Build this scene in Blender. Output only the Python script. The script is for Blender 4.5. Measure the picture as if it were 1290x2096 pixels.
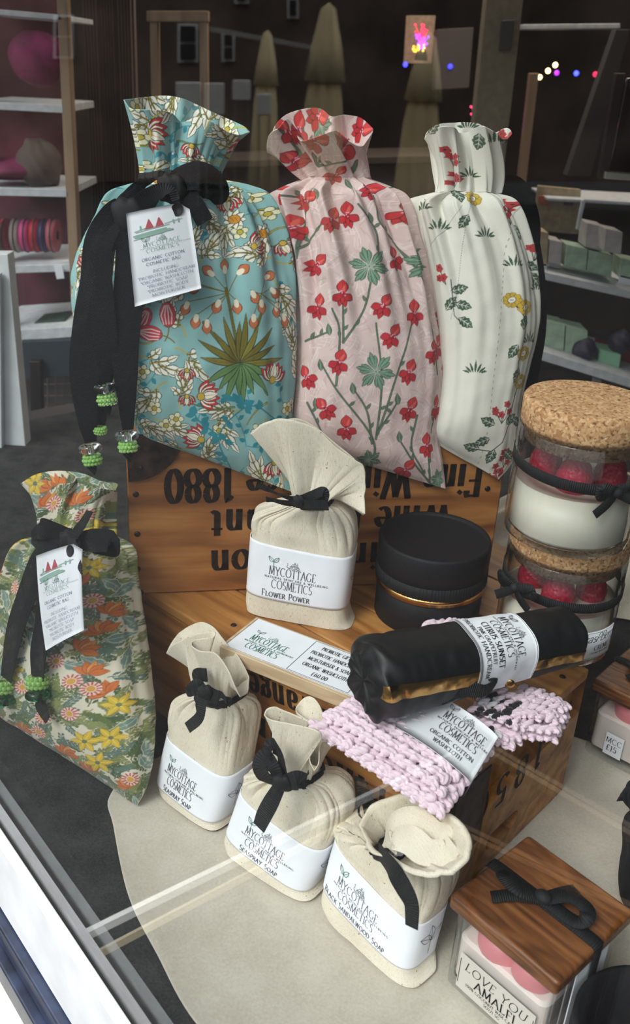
import bpy, bmesh, math, random
import numpy as np
from mathutils import Matrix, Vector
for o in list(bpy.data.objects): bpy.data.objects.remove(o)
SC = bpy.context.scene
COL = SC.collection
PI = math.pi
RS = np.random.RandomState(7)
random.seed(7)

# ------------------------------------------------------------------ camera
F = 1900.0
CAM = np.array([0, 0, 0.60])
_d = np.array([411-645, 4950-1048, F], float); _d /= np.linalg.norm(_d)
_u = -_d
_fw = np.array([0, 0, 1.0]); _Y = _fw-_u*_fw.dot(_u); _Y /= np.linalg.norm(_Y)
_X = np.cross(_Y, _u)
MC = np.array([_X, _Y, _u])          # world = MC @ cam(x right, y down, z forward)
cd = bpy.data.cameras.new('camera'); cam = bpy.data.objects.new('camera', cd); COL.objects.link(cam)
cd.sensor_fit = 'VERTICAL'; cd.sensor_height = 36.0; cd.lens = 36.0*F/2096.0
cd.clip_start = 0.01; cd.clip_end = 200
R = MC @ np.diag([1, -1, -1])
m4 = np.eye(4); m4[:3, :3] = R; m4[:3, 3] = CAM
cam.matrix_world = Matrix(m4.tolist())
cd.dof.use_dof = True; cd.dof.focus_distance = 0.80; cd.dof.aperture_fstop = 11
SC.camera = cam

# ------------------------------------------------------------------ world, light, exposure
w = bpy.data.worlds.new('world'); SC.world = w; w.use_nodes = True
nt = w.node_tree; nt.nodes.clear()
wo = nt.nodes.new('ShaderNodeOutputWorld'); bgn = nt.nodes.new('ShaderNodeBackground')
tc = nt.nodes.new('ShaderNodeTexCoord'); sx = nt.nodes.new('ShaderNodeSeparateXYZ'); rp = nt.nodes.new('ShaderNodeValToRGB')
nt.links.new(tc.outputs['Generated'], sx.inputs[0]); nt.links.new(sx.outputs['Z'], rp.inputs[0])
rp.color_ramp.elements[0].position = 0.0; rp.color_ramp.elements[0].color = (.03, .03, .035, 1)
e_ = rp.color_ramp.elements.new(.02); e_.color = (.5, .54, .6, 1)
rp.color_ramp.elements[1].position = 0.7; rp.color_ramp.elements[1].color = (.93, .97, 1.0, 1)
nt.links.new(rp.outputs[0], bgn.inputs[0]); nt.links.new(bgn.outputs[0], wo.inputs[0])
bgn.inputs[1].default_value = 1.6
sd = bpy.data.lights.new('sun', 'SUN'); sun = bpy.data.objects.new('sun', sd); COL.objects.link(sun)
sd.energy = 1.5; sd.angle = math.radians(25); sd.color = (1, .98, .95)
sun.rotation_euler = Vector((.55, .62, -.85)).to_track_quat('-Z', 'Y').to_euler()
vs = SC.view_settings
vs.view_transform = 'Standard'; vs.look = 'None'; vs.gamma = 1; vs.use_curve_mapping = False; vs.exposure = 0.74

# ------------------------------------------------------------------ geometry helpers
def ray(px, py):
    return MC @ np.array([px-645, py-1048, F], float)
def PZ(px, py, z):
    r = ray(px, py); return CAM+r*((z-CAM[2])/r[2])
def PYY(px, py, y):
    r = ray(px, py); return CAM+r*(y/r[1])
class Fr:
    """plane through o with normal n (towards the viewer side)"""
    def __init__(s, o, n):
        s.o = np.array(o, float); n = np.array(n, float); s.n = n/np.linalg.norm(n)
    def p(s, px, py, d=0.0):
        r = ray(px, py); o = s.o+s.n*d
        return CAM+r*(s.n.dot(o-CAM)/s.n.dot(r))
def crom(P, n, closed=False):
    P = np.array(P, float); k = len(P)
    if closed: Q = np.vstack([P[-1], P, P[0], P[1]]); seg = k
    else: Q = np.vstack([2*P[0]-P[1], P, 2*P[-1]-P[-2]]); seg = k-1
    L = np.array([np.linalg.norm(Q[i+2][:3]-Q[i+1][:3]) for i in range(seg)])+1e-9
    cum = np.concatenate([[0], np.cumsum(L)])
    t = np.linspace(0, cum[-1], n, endpoint=not closed)
    idx = np.clip(np.searchsorted(cum, t, side='right')-1, 0, seg-1)
    u = ((t-cum[idx])/L[idx])[:, None]
    a, b, c, d = Q[idx], Q[idx+1], Q[idx+2], Q[idx+3]
    return .5*((2*b)+(-a+c)*u+(2*a-5*b+4*c-d)*u**2+(-a+3*b-3*c+d)*u**3)
ROOT = {}
def props(o, label=None, cat=None, group=None, kind=None):
    if label: o['label'] = label
    if cat: o['category'] = cat
    if group: o['group'] = group
    if kind: o['kind'] = kind
    return o
def thing(name, loc, label, cat, rz=0.0, group=None, kind=None):
    o = bpy.data.objects.new(name, None); COL.objects.link(o); o.empty_display_size = .02
    o.location = tuple(loc); o.rotation_euler = (0, 0, rz)
    m = np.eye(4); c, s = math.cos(rz), math.sin(rz); m[:2, :2] = [[c, -s], [s, c]]; m[:3, 3] = loc
    ROOT[o] = np.linalg.inv(m)
    return props(o, label, cat, group, kind)
def mesh(name, V, Fc, mat, parent=None, smooth=True, col=None, world=True, label=None):
    V = np.asarray(V, float).reshape(-1, 3)
    if parent is not None:
        inv = ROOT.get(parent)
        if world: V = V @ inv[:3, :3].T+inv[:3, 3]
    me = bpy.data.meshes.new(name)
    if isinstance(Fc, np.ndarray):
        nf, k = Fc.shape
        me.vertices.add(len(V)); me.vertices.foreach_set('co', V.ravel())
        me.loops.add(nf*k); me.loops.foreach_set('vertex_index', Fc.ravel().astype(np.int32))
        me.polygons.add(nf); me.polygons.foreach_set('loop_start', np.arange(0, nf*k, k, dtype=np.int32))
        me.polygons.foreach_set('loop_total', np.full(nf, k, dtype=np.int32)); me.update(calc_edges=True)
    else:
        me.from_pydata([tuple(v) for v in V], [], [tuple(int(i) for i in f) for f in Fc]); me.update()
    if smooth: me.polygons.foreach_set('use_smooth', np.ones(len(me.polygons), dtype=bool))
    if col is not None:
        a = me.color_attributes.new('Col', 'FLOAT_COLOR', 'POINT')
        c4 = np.ones((len(V), 4)); c4[:, :3] = col; a.data.foreach_set('color', c4.ravel())
    me.materials.append(mat)
    o = bpy.data.objects.new(name, me); COL.objects.link(o)
    if parent is not None: o.parent = parent; ROOT[o] = ROOT[parent]
    if label: o['label'] = label
    return o
def grid(nr, nc, wrap=False):
    r = np.arange(nr-1)[:, None]; c = np.arange(nc if wrap else nc-1)[None]
    c2 = (c+1) % nc
    return np.stack([r*nc+c, r*nc+c2, (r+1)*nc+c2, (r+1)*nc+c], -1).reshape(-1, 4)
class MB:
    def __init__(s): s.V = []; s.F = []; s.n = 0
    def add(s, V, Fc):
        V = np.asarray(V, float).reshape(-1, 3)
        s.F += [tuple(int(i)+s.n for i in f) for f in Fc]; s.V.append(V); s.n += len(V); return s
    def hexa(s, q):   # 8 corners: 4 bottom ring, 4 top ring
        return s.add(q, [(0, 3, 2, 1), (4, 5, 6, 7), (0, 1, 5, 4), (1, 2, 6, 5), (2, 3, 7, 6), (3, 0, 4, 7)])
    def box(s, x0, x1, y0, y1, z0, z1):
        return s.hexa([(x0, y0, z0), (x1, y0, z0), (x1, y1, z0), (x0, y1, z0), (x0, y0, z1), (x1, y0, z1), (x1, y1, z1), (x0, y1, z1)])
    def lathe(s, prof, c=(0, 0, 0), n=48):
        c = np.array(c, float); P = np.array(prof, float)
        th = np.linspace(0, 2*PI, n, endpoint=False)
        V = np.stack([np.outer(P[:, 0], np.cos(th)), np.outer(P[:, 0], np.sin(th)), np.repeat(P[:, 1:2], n, 1)], -1).reshape(-1, 3)+c
        return s.add(V, grid(len(P), n, True)[:, ::1])
    def tube(s, P, r, n=8):
        P = np.asarray(P, float); T = np.gradient(P, axis=0); T /= np.linalg.norm(T, axis=1)[:, None]+1e-12
        rr = np.full(len(P), r) if np.isscalar(r) else np.asarray(r)
        a = np.array([0, 0, 1.0]) if abs(T[0][2]) < .9 else np.array([1.0, 0, 0])
        V = []
        for i in range(len(P)):
            u = np.cross(T[i], a); u /= np.linalg.norm(u); v = np.cross(T[i], u); a = -np.cross(T[i], u) if False else a
            for k in range(n):
                t = 2*PI*k/n; V.append(P[i]+rr[i]*(u*math.cos(t)+v*math.sin(t)))
        Fc = [tuple(f) for f in grid(len(P), n, True)]+[tuple(range(n))[::-1], tuple(range((len(P)-1)*n, len(P)*n))]
        return s.add(V, Fc)
    def sph(s, c, r, n=10, sc=(1, 1, 1)):
        ph = np.linspace(0, PI, n); th = np.linspace(0, 2*PI, 2*n, endpoint=False)
        V = np.stack([np.outer(np.sin(ph), np.cos(th))*sc[0], np.outer(np.sin(ph), np.sin(th))*sc[1], np.repeat(np.cos(ph)[:, None], 2*n, 1)*sc[2]], -1).reshape(-1, 3)*r+np.array(c)
        return s.add(V, grid(n, 2*n, True))
    def build(s, name, mat, parent=None, smooth=False, world=True, bevel=0, label=None, seg=2):
        o = mesh(name, np.vstack(s.V), s.F, mat, parent, smooth, world=world, label=label)
        if bevel:
            b = o.modifiers.new('bevel', 'BEVEL'); b.width = bevel; b.segments = seg; b.limit_method = 'ANGLE'; b.angle_limit = math.radians(40)
            o.data.polygons.foreach_set('use_smooth', np.ones(len(o.data.polygons), dtype=bool))
            try: b.harden_normals = True
            except Exception: pass
        return o
def noise1(x, seed=0, oct=3):
    r = np.random.RandomState(seed); y = np.zeros_like(x, dtype=float)
    for k in range(oct):
        y += np.sin(x*(1.7**k)*(1+.3*r.rand())+r.rand()*6.28)/(1.6**k)
    return y
def noise2(x, y, seed=0, n=7, f0=1.0):
    r = np.random.RandomState(seed); z = np.zeros_like(x, dtype=float)
    for k in range(n):
        a = r.rand()*6.28; f = f0*(1.0+k*.55)
        z += np.sin((x*math.cos(a)+y*math.sin(a))*f+r.rand()*6.28+.8*np.sin((x*math.sin(a)-y*math.cos(a))*f*.6+r.rand()*6))/(1+k*.5)
    return z/n*1.6

# ------------------------------------------------------------------ materials
def lin(c):
    c = np.array(c, float)/255.0
    return np.where(c <= .04045, c/12.92, ((c+.055)/1.055)**2.4)
def rgba(c): return tuple(lin(c))+(1,)
def nodes(name):
    m = bpy.data.materials.new(name); m.use_nodes = True; t = m.node_tree
    return m, t, t.nodes['Principled BSDF']
def N(t, typ, **kw):
    n = t.nodes.new(typ)
    for k, v in kw.items():
        if hasattr(n, k): setattr(n, k, v)
        else: n.inputs[k].default_value = v
    return n
def coord(t, scale=(1, 1, 1), rot=(0, 0, 0)):
    a = t.nodes.new('ShaderNodeTexCoord'); b = t.nodes.new('ShaderNodeMapping')
    b.inputs['Scale'].default_value = scale; b.inputs['Rotation'].default_value = rot
    t.links.new(a.outputs['Object'], b.inputs[0]); return b.outputs[0]
def ramp(t, src, stops):
    r = t.nodes.new('ShaderNodeValToRGB'); e = r.color_ramp.elements
    while len(e) < len(stops): e.new(.5)
    for i, (p, c) in enumerate(stops): e[i].position = p; e[i].color = rgba(c)
    t.links.new(src, r.inputs[0]); return r.outputs[0]
def bump(t, b, src, dist, strength=1.0):
    n = t.nodes.new('ShaderNodeBump'); n.inputs['Distance'].default_value = dist; n.inputs['Strength'].default_value = strength
    t.links.new(src, n.inputs['Height']); t.links.new(n.outputs[0], b.inputs['Normal']); return n
def plain(name, c, rough=.6, metal=0, spec=.5, var=0, scale=60):
    m, t, b = nodes(name)
    b.inputs['Base Color'].default_value = rgba(c); b.inputs['Roughness'].default_value = rough
    b.inputs['Metallic'].default_value = metal; b.inputs['Specular IOR Level'].default_value = spec
    n = N(t, 'ShaderNodeTexNoise'); n.inputs['Scale'].default_value = scale; n.inputs['Detail'].default_value = 6
    t.links.new(coord(t), n.inputs['Vector'])
    if var:
        c = np.array(c, float); t.links.new(ramp(t, n.outputs[0], [(.35, np.clip(c*(1-var), 0, 255)), (.65, np.clip(c*(1+var), 0, 255))]), b.inputs['Base Color'])
    return m
def weave(t, vec, f):
    a = N(t, 'ShaderNodeTexWave'); a.bands_direction = 'X'; a.inputs['Scale'].default_value = f
    c = N(t, 'ShaderNodeTexWave'); c.bands_direction = 'Z'; c.inputs['Scale'].default_value = f
    for k in (a, c): k.inputs['Distortion'].default_value = 1.5; k.inputs['Detail'].default_value = 1; k.inputs['Detail Scale'].default_value = 2; t.links.new(vec, k.inputs[0])
    x = N(t, 'ShaderNodeMath', operation='MULTIPLY'); t.links.new(a.outputs['Fac'], x.inputs[0]); t.links.new(c.outputs['Fac'], x.inputs[1])
    return x.outputs[0]
def print_fabric():
    m, t, b = nodes('printed_cotton')
    a = N(t, 'ShaderNodeVertexColor'); a.layer_name = 'Col'
    t.links.new(a.outputs[0], b.inputs['Base Color'])
    b.inputs['Roughness'].default_value = .85; b.inputs['Specular IOR Level'].default_value = .2
    b.inputs['Sheen Weight'].default_value = .15
    v = coord(t)
    bump(t, b, weave(t, v, 350), .00012, .7)
    return m
def calico():
    m, t, b = nodes('calico')
    v = coord(t)
    n = N(t, 'ShaderNodeTexNoise'); n.inputs['Scale'].default_value = 25; n.inputs['Detail'].default_value = 5; t.links.new(v, n.inputs['Vector'])
    base = ramp(t, n.outputs[0], [(.3, (221, 210, 190)), (.7, (236, 227, 210))])
    v2 = coord(t, (1, 1, .12)); n2 = N(t, 'ShaderNodeTexNoise'); n2.inputs['Scale'].default_value = 2000; n2.inputs['Detail'].default_value = 2; t.links.new(v2, n2.inputs['Vector'])
    sp = ramp(t, n2.outputs[0], [(.30, (188, 176, 150)), (.45, (255, 255, 255))])
    n3 = N(t, 'ShaderNodeTexNoise'); n3.inputs['Scale'].default_value = 420; n3.inputs['Detail'].default_value = 1; t.links.new(v, n3.inputs['Vector'])
    fl = ramp(t, n3.outputs[0], [(.22, (140, 120, 90)), (.27, (255, 255, 255))])
    mx = N(t, 'ShaderNodeMix', data_type='RGBA', blend_type='MULTIPLY'); mx.inputs[0].default_value = .45
    t.links.new(base, mx.inputs[6]); t.links.new(sp, mx.inputs[7])
    my = N(t, 'ShaderNodeMix', data_type='RGBA', blend_type='MULTIPLY'); my.inputs[0].default_value = .8
    t.links.new(mx.outputs[2], my.inputs[6]); t.links.new(fl, my.inputs[7])
    t.links.new(my.outputs[2], b.inputs['Base Color'])
    b.inputs['Roughness'].default_value = .95; b.inputs['Specular IOR Level'].default_value = .1; b.inputs['Sheen Weight'].default_value = .1
    bump(t, b, weave(t, v, 300), .00022, .8)
    return m
def wood(name, dark, mid, light, scale=1.0, knots=True, ax=0, rough=.5, bumpd=.0006):
    m, t, b = nodes(name)
    s = [55*scale]*3; s[ax] = 4*scale
    v = coord(t, tuple(s))
    n = N(t, 'ShaderNodeTexNoise'); n.inputs['Scale'].default_value = 1.0; n.inputs['Detail'].default_value = 8; n.inputs['Roughness'].default_value = .62; n.inputs['Distortion'].default_value = .9
    t.links.new(v, n.inputs['Vector'])
    s2 = [9*scale]*3; s2[ax] = 1.6*scale
    v2 = coord(t, tuple(s2)); n2 = N(t, 'ShaderNodeTexNoise'); n2.inputs['Scale'].default_value = 1.0; n2.inputs['Detail'].default_value = 3; t.links.new(v2, n2.inputs['Vector'])
    wv = N(t, 'ShaderNodeMath', operation='SINE'); ml = N(t, 'ShaderNodeMath', operation='MULTIPLY'); ml.inputs[1].default_value = 70
    t.links.new(n2.outputs[0], ml.inputs[0]); t.links.new(ml.outputs[0], wv.inputs[0])
    mr = N(t, 'ShaderNodeMapRange'); mr.inputs[1].default_value = -1; mr.inputs[2].default_value = 1; t.links.new(wv.outputs[0], mr.inputs[0])
    mx = N(t, 'ShaderNodeMix'); mx.data_type = 'FLOAT'; mx.inputs[0].default_value = .22
    t.links.new(n.outputs[0], mx.inputs[2]); t.links.new(mr.outputs[0], mx.inputs[3])
    c = ramp(t, mx.outputs[0], [(.22, dark), (.48, mid), (.78, light)])
    t.links.new(c, b.inputs['Base Color']); b.inputs['Roughness'].default_value = rough
    bump(t, b, mx.outputs[0], bumpd, .7)
    return m
def grosgrain():
    m, t, b = nodes('black_ribbon')
    b.inputs['Base Color'].default_value = rgba((26, 26, 28)); b.inputs['Roughness'].default_value = .7; b.inputs['Specular IOR Level'].default_value = .35
    a = N(t, 'ShaderNodeAttribute'); a.attribute_name = 'rib'
    s = N(t, 'ShaderNodeMath', operation='MULTIPLY'); s.inputs[1].default_value = 2*PI/.0016; t.links.new(a.outputs['Fac'], s.inputs[0])
    s2 = N(t, 'ShaderNodeMath', operation='SINE'); t.links.new(s.outputs[0], s2.inputs[0])
    bump(t, b, s2.outputs[0], .0003, .9)
    return m
def cork():
    m, t, b = nodes('cork')
    v = coord(t)
    n0 = N(t, 'ShaderNodeTexNoise'); n0.inputs['Scale'].default_value = 120; n0.inputs['Detail'].default_value = 3; t.links.new(v, n0.inputs['Vector'])
    mxv = N(t, 'ShaderNodeMix', data_type='VECTOR'); mxv.inputs[0].default_value = .006
    t.links.new(v, mxv.inputs[4]); t.links.new(n0.outputs['Color'], mxv.inputs[5])
    vo = N(t, 'ShaderNodeTexVoronoi'); vo.inputs['Scale'].default_value = 420; t.links.new(mxv.outputs[1], vo.inputs['Vector'])
    c = ramp(t, vo.outputs['Color'], [(.1, (166, 118, 74)), (.5, (196, 150, 104)), (.95, (222, 186, 142))])
    n = N(t, 'ShaderNodeTexNoise'); n.inputs['Scale'].default_value = 330; n.inputs['Detail'].default_value = 4; t.links.new(v, n.inputs['Vector'])
    c2 = ramp(t, n.outputs[0], [(.33, (120, 75, 40)), (.44, (255, 255, 255))])
    mx = N(t, 'ShaderNodeMix', data_type='RGBA', blend_type='MULTIPLY'); mx.inputs[0].default_value = .8
    t.links.new(c, mx.inputs[6]); t.links.new(c2, mx.inputs[7]); t.links.new(mx.outputs[2], b.inputs['Base Color'])
    b.inputs['Roughness'].default_value = .85; bump(t, b, n.outputs[0], .0006, .8)
    return m
def glassy(name, c=(255, 255, 255), rough=0.0, ior=1.45):
    m, t, b = nodes(name)
    b.inputs['Base Color'].default_value = rgba(c); b.inputs['Transmission Weight'].default_value = 1; b.inputs['Roughness'].default_value = rough; b.inputs['IOR'].default_value = ior
    return m
def thin_glass(name, tint=(1, 1, 1), k=1.0, f0=.04, rough=0.0):
    m = bpy.data.materials.new(name); m.use_nodes = True; t = m.node_tree; t.nodes.clear()
    o = t.nodes.new('ShaderNodeOutputMaterial'); tr = t.nodes.new('ShaderNodeBsdfTransparent'); gl = t.nodes.new('ShaderNodeBsdfGlossy')
    tr.inputs[0].default_value = (*tint, 1); gl.inputs['Roughness'].default_value = rough
    lw = t.nodes.new('ShaderNodeLayerWeight'); lw.inputs[0].default_value = .5
    p = N(t, 'ShaderNodeMath', operation='POWER'); p.inputs[1].default_value = 5; t.links.new(lw.outputs['Facing'], p.inputs[0])
    q = N(t, 'ShaderNodeMath', operation='MULTIPLY_ADD'); q.inputs[1].default_value = (1-f0)*k; q.inputs[2].default_value = f0*k; t.links.new(p.outputs[0], q.inputs[0])
    mx = t.nodes.new('ShaderNodeMixShader'); t.links.new(q.outputs[0], mx.inputs[0]); t.links.new(tr.outputs[0], mx.inputs[1]); t.links.new(gl.outputs[0], mx.inputs[2])
    t.links.new(mx.outputs[0], o.inputs[0]); return m
def glow(name, c, s):
    m, t, b = nodes(name); b.inputs['Base Color'].default_value = (0, 0, 0, 1)
    b.inputs['Emission Color'].default_value = rgba(c); b.inputs['Emission Strength'].default_value = s; return m
def gold():
    m, t, b = nodes('gold_foil')
    b.inputs['Base Color'].default_value = rgba((205, 160, 95)); b.inputs['Metallic'].default_value = 1; b.inputs['Roughness'].default_value = .22
    n = N(t, 'ShaderNodeTexNoise'); n.inputs['Scale'].default_value = 60; t.links.new(coord(t), n.inputs['Vector']); bump(t, b, n.outputs[0], .002, .5)
    return m
def felt(name, c1, c2, sc=700, bd=.0006):
    m, t, b = nodes(name); v = coord(t)
    n = N(t, 'ShaderNodeTexNoise'); n.inputs['Scale'].default_value = sc; n.inputs['Detail'].default_value = 6; t.links.new(v, n.inputs['Vector'])
    n2 = N(t, 'ShaderNodeTexNoise'); n2.inputs['Scale'].default_value = 30; n2.inputs['Detail'].default_value = 6; t.links.new(v, n2.inputs['Vector'])
    a = N(t, 'ShaderNodeMath', operation='ADD'); t.links.new(n.outputs[0], a.inputs[0]); t.links.new(n2.outputs[0], a.inputs[1])
    h = N(t, 'ShaderNodeMath', operation='MULTIPLY'); h.inputs[1].default_value = .5; t.links.new(a.outputs[0], h.inputs[0])
    t.links.new(ramp(t, h.outputs[0], [(.35, c1), (.65, c2)]), b.inputs['Base Color']); b.inputs['Roughness'].default_value = 1; b.inputs['Specular IOR Level'].default_value = .05
    bump(t, b, n.outputs[0], bd, .6); return m
def tape():
    m, t, b = nodes('black_tape'); b.inputs['Roughness'].default_value = .85; b.inputs['Specular IOR Level'].default_value = .2
    v = coord(t, (1, 1, 1), (0, .7, 0)); b.inputs['Base Color'].default_value = rgba((22, 22, 25)); bump(t, b, weave(t, v, 220), .0003, .8); return m
M = dict(tape=tape(),
    print=print_fabric(), calico=calico(), ribbon=grosgrain(), cork=cork(), gold=gold(),
    crate=wood('crate_wood', (92, 52, 24), (152, 96, 48), (188, 132, 74), 1.0),
    crate2=wood('crate_wood_golden', (104, 62, 26), (164, 108, 52), (198, 144, 80), 1.1),
    oak=wood('oak_lid', (66, 36, 18), (116, 70, 36), (150, 98, 56), 3.0, rough=.4),
    pale=wood('pale_wood', (176, 148, 112), (206, 180, 146), (222, 200, 170), 2.0),
    post=wood('post_wood', (120, 96, 76), (158, 130, 104), (178, 152, 126), .5, ax=2),
    paper=plain('white_paper', (238, 239, 246), .7, spec=.2, var=.01), ink=plain('grey_ink', (88, 88, 96), .9, spec=.05),
    inkb=plain('black_ink', (30, 30, 34), .9, spec=.05), inkg=plain('green_ink', (74, 128, 108), .9, spec=.05),
    inkr=plain('red_ink', (186, 88, 96), .9, spec=.05), inkl=plain('pale_green_ink', (150, 182, 168), .9, spec=.05), inks=plain('slate_ink', (110, 116, 138), .9, spec=.05),
    brand=plain('branded_ink', (34, 24, 18), .75, spec=.2, var=.3, scale=150), rust=plain('rusty_iron', (62, 46, 40), .6, .6, var=.35, scale=90),
    nail=plain('nail_iron', (60, 52, 48), .45, .8), black=plain('black_card', (24, 23, 26), .62, spec=.3, var=.15, scale=300),
    tissue=plain('black_tissue', (16, 16, 18), .5, spec=.4), wax=None, berry=None,
    white=plain('white_paint', (226, 229, 232), .45, var=.03, scale=25), navy=plain('navy_paint', (38, 46, 66), .35, var=.25, scale=40),
    render=plain('cream_render', (232, 228, 216), .8, var=.04), dark=plain('dark_wall', (60, 52, 50), .9, var=.2, scale=3),
    felt=felt('grey_felt', (36, 36, 36), (68, 68, 67)), canvas=None,
    jar=thin_glass('jar_glass', (.97, .98, .98), 1.3), pane=thin_glass('window_glass', (.97, .985, .98), 1.0, .055),
)
def waxm(name, c, bd=0.0):
    m, t, b = nodes(name); b.inputs['Base Color'].default_value = rgba(c); b.inputs['Roughness'].default_value = .4
    b.inputs['Subsurface Weight'].default_value = .25; b.inputs['Subsurface Radius'].default_value = (.01, .006, .004); b.inputs['Subsurface Scale'].default_value = .3
    if bd:
        v = N(t, 'ShaderNodeTexVoronoi'); v.inputs['Scale'].default_value = 260; t.links.new(coord(t), v.inputs['Vector']); bump(t, b, v.outputs[0], -bd, .8)
    return m
M['wax'] = waxm('cream_wax', (240, 232, 216)); M['berry'] = waxm('berry_wax', (190, 22, 58), .0015); M['rose'] = waxm('pink_wax', (236, 140, 150))
M['canvas'] = felt('canvas_cloth', (190, 181, 166), (208, 200, 187), 500, .0003)

# ------------------------------------------------------------------ room and window (t = distance into the shop from the pane, s = along the pane)
GN = np.array([.757, .654, 0]); GN /= np.linalg.norm(GN); GD = np.array([.654, -.757, 0]); GD /= np.linalg.norm(GD); G0 = .198
def ST(s, t, z): return GD*s+GN*(G0+t)+np.array([0, 0, z])
def stbox(mb, s0, s1, t0, t1, z0, z1):
    q = [ST(s, t, z) for z in (z0, z1) for s, t in ((s0, t0), (s1, t0), (s1, t1), (s0, t1))]
    return mb.hexa(q)
def struct(name, mb, mat, **k):
    o = mb.build(name, mat, **k); o['kind'] = 'structure'; return o
SL, SR, TB, ZF, ZC = -4.6, 2.2, 4.6, -.75, 1.75
struct('floor', stbox(MB(), SL, SR, 0.0, TB, ZF-.05, ZF), plain('shop_floor', (78, 76, 78), .5, var=.15, scale=6))
struct('ceiling', stbox(MB(), SL, SR, -.05, TB, ZC, ZC+.05), M['dark'])
struct('wall_back', stbox(MB(), SL, SR, TB, TB+.1, ZF, ZC), M['dark'])
struct('wall_left', stbox(MB(), SL-.1, SL, -.05, TB, ZF, ZC), M['dark'])
struct('wall_right', stbox(MB(), SR, SR+.1, -.05, TB, ZF, ZC), M['dark'])
fw_ = MB(); stbox(fw_, SL, SR, -.05, -.002, 1.22, ZC); stbox(fw_, SL, -3.4, -.05, -.002, ZF, 1.22); stbox(fw_, 1.4, SR, -.05, -.002, ZF, 1.22)
stbox(fw_, -3.4, 1.4, -.02, -.004, ZF, -.151)
struct('wall_front', fw_, M['navy'])
win = bpy.data.objects.new('window_1', None); COL.objects.link(win); win['kind'] = 'structure'; ROOT[win] = np.eye(4)
stbox(MB(), -3.4, 1.4, -.004, .002, -.004, 1.22).build('window_pane', M['pane'], win)
stbox(MB(), -3.4, 1.4, -.014, -.005, -.090, .001).build('sill', M['white'], win, bevel=.002)
tr = MB(); stbox(tr, -3.4, 1.4, -.022, -.004, -.118, -.092); stbox(tr, -3.4, 1.4, -.030, -.004, -.150, -.120)
struct('trim_1', tr, M['navy'], bevel=.002)
struct('trim_2', stbox(MB(), -3.4, 1.4, -.046, -.021, ZF, -.151), M['render'])
# display platform with its felt mat
struct('display_platform', stbox(MB(), -1.55, 1.3, .004, 1.05, -.10, -.003), M['dark'])
mat_o = stbox(MB(), -1.50, 1.25, .006, 1.0, -.003, -.0005).build('felt_mat', M['felt'])
props(mat_o, 'charcoal felt mat lining the window display floor', 'mat')

# ------------------------------------------------------------------ printed pattern painter (colours go to the cloth's own vertices)
class Canvas:
    def __init__(s, x0, y0, x1, y1, bg, S=1.3):
        s.x0, s.y0, s.S = x0, y0, S; s.w = int((x1-x0)*S); s.h = int((y1-y0)*S)
        s.a = np.tile(lin(bg), (s.h, s.w, 1))
    def _bb(s, P, pad=1):
        Q = (np.asarray(P, float)-[s.x0, s.y0])*s.S
        lo = np.floor(Q.min(0)-pad).astype(int); hi = np.ceil(Q.max(0)+pad).astype(int)
        lo = np.maximum(lo, 0); hi = np.minimum(hi, [s.w, s.h])
        return Q, lo, hi
    def poly(s, P, c, al=1.0):
        Q, lo, hi = s._bb(P)
        if (hi <= lo).any(): return
        X, Y = np.meshgrid(np.arange(lo[0], hi[0])+.5, np.arange(lo[1], hi[1])+.5)
        ins = np.zeros(X.shape, bool)
        for i in range(len(Q)):
            ax, ay = Q[i-1]; bx, by = Q[i]
            if ay == by: continue
            ins ^= ((ay > Y) != (by > Y)) & (X < (bx-ax)*(Y-ay)/(by-ay)+ax)
        v = s.a[lo[1]:hi[1], lo[0]:hi[0]]; v[ins] = v[ins]*(1-al)+lin(c)*al
    def line(s, P, w, c, al=1.0, w1=None):
        P = np.asarray(P, float); w1 = w if w1 is None else w1
        Q, lo, hi = s._bb(P, max(w, w1)*s.S+1)
        if (hi <= lo).any(): return
        X, Y = np.meshgrid(np.arange(lo[0], hi[0])+.5, np.arange(lo[1], hi[1])+.5)
        n = len(Q)-1; cov = np.zeros(X.shape)
        for i in range(n):
            a, b = Q[i], Q[i+1]; d = b-a; L = d.dot(d)+1e-9
            t = np.clip(((X-a[0])*d[0]+(Y-a[1])*d[1])/L, 0, 1)
            ww = (w+(w1-w)*(i+t)/n)*s.S*.5
            dist = np.hypot(X-a[0]-t*d[0], Y-a[1]-t*d[1])
            cov = np.maximum(cov, np.clip(ww-dist+.5, 0, 1))
        cov = (cov*al)[..., None]; v = s.a[lo[1]:hi[1], lo[0]:hi[0]]; v[:] = v*(1-cov)+lin(c)*cov
    def sample(s, px, py):
        X = np.clip((px-s.x0)*s.S-.5, 0, s.w-1.001); Y = np.clip((py-s.y0)*s.S-.5, 0, s.h-1.001)
        i = X.astype(int); j = Y.astype(int); u = (X-i)[..., None]; v = (Y-j)[..., None]; a = s.a
        return (a[j, i]*(1-u)+a[j, i+1]*u)*(1-v)+(a[j+1, i]*(1-u)+a[j+1, i+1]*u)*v
def rot(P, x, y, ang, sc=1.0):
    P = np.asarray(P, float)*sc; a = math.radians(ang); c, s = math.cos(a), math.sin(a)
    return np.stack([x+P[:, 0]*c-P[:, 1]*s, y+P[:, 0]*s+P[:, 1]*c], -1)
def spine(x, y, ang, L, bend, n=14):
    t = np.linspace(0, 1, n); a = np.radians(ang+bend*t); st = L/(n-1)
    xs = x+np.concatenate([[0], np.cumsum(np.cos(a[:-1])*st)]); ys = y+np.concatenate([[0], np.cumsum(np.sin(a[:-1])*st)])
    return np.stack([xs, ys], -1), a, t
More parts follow.
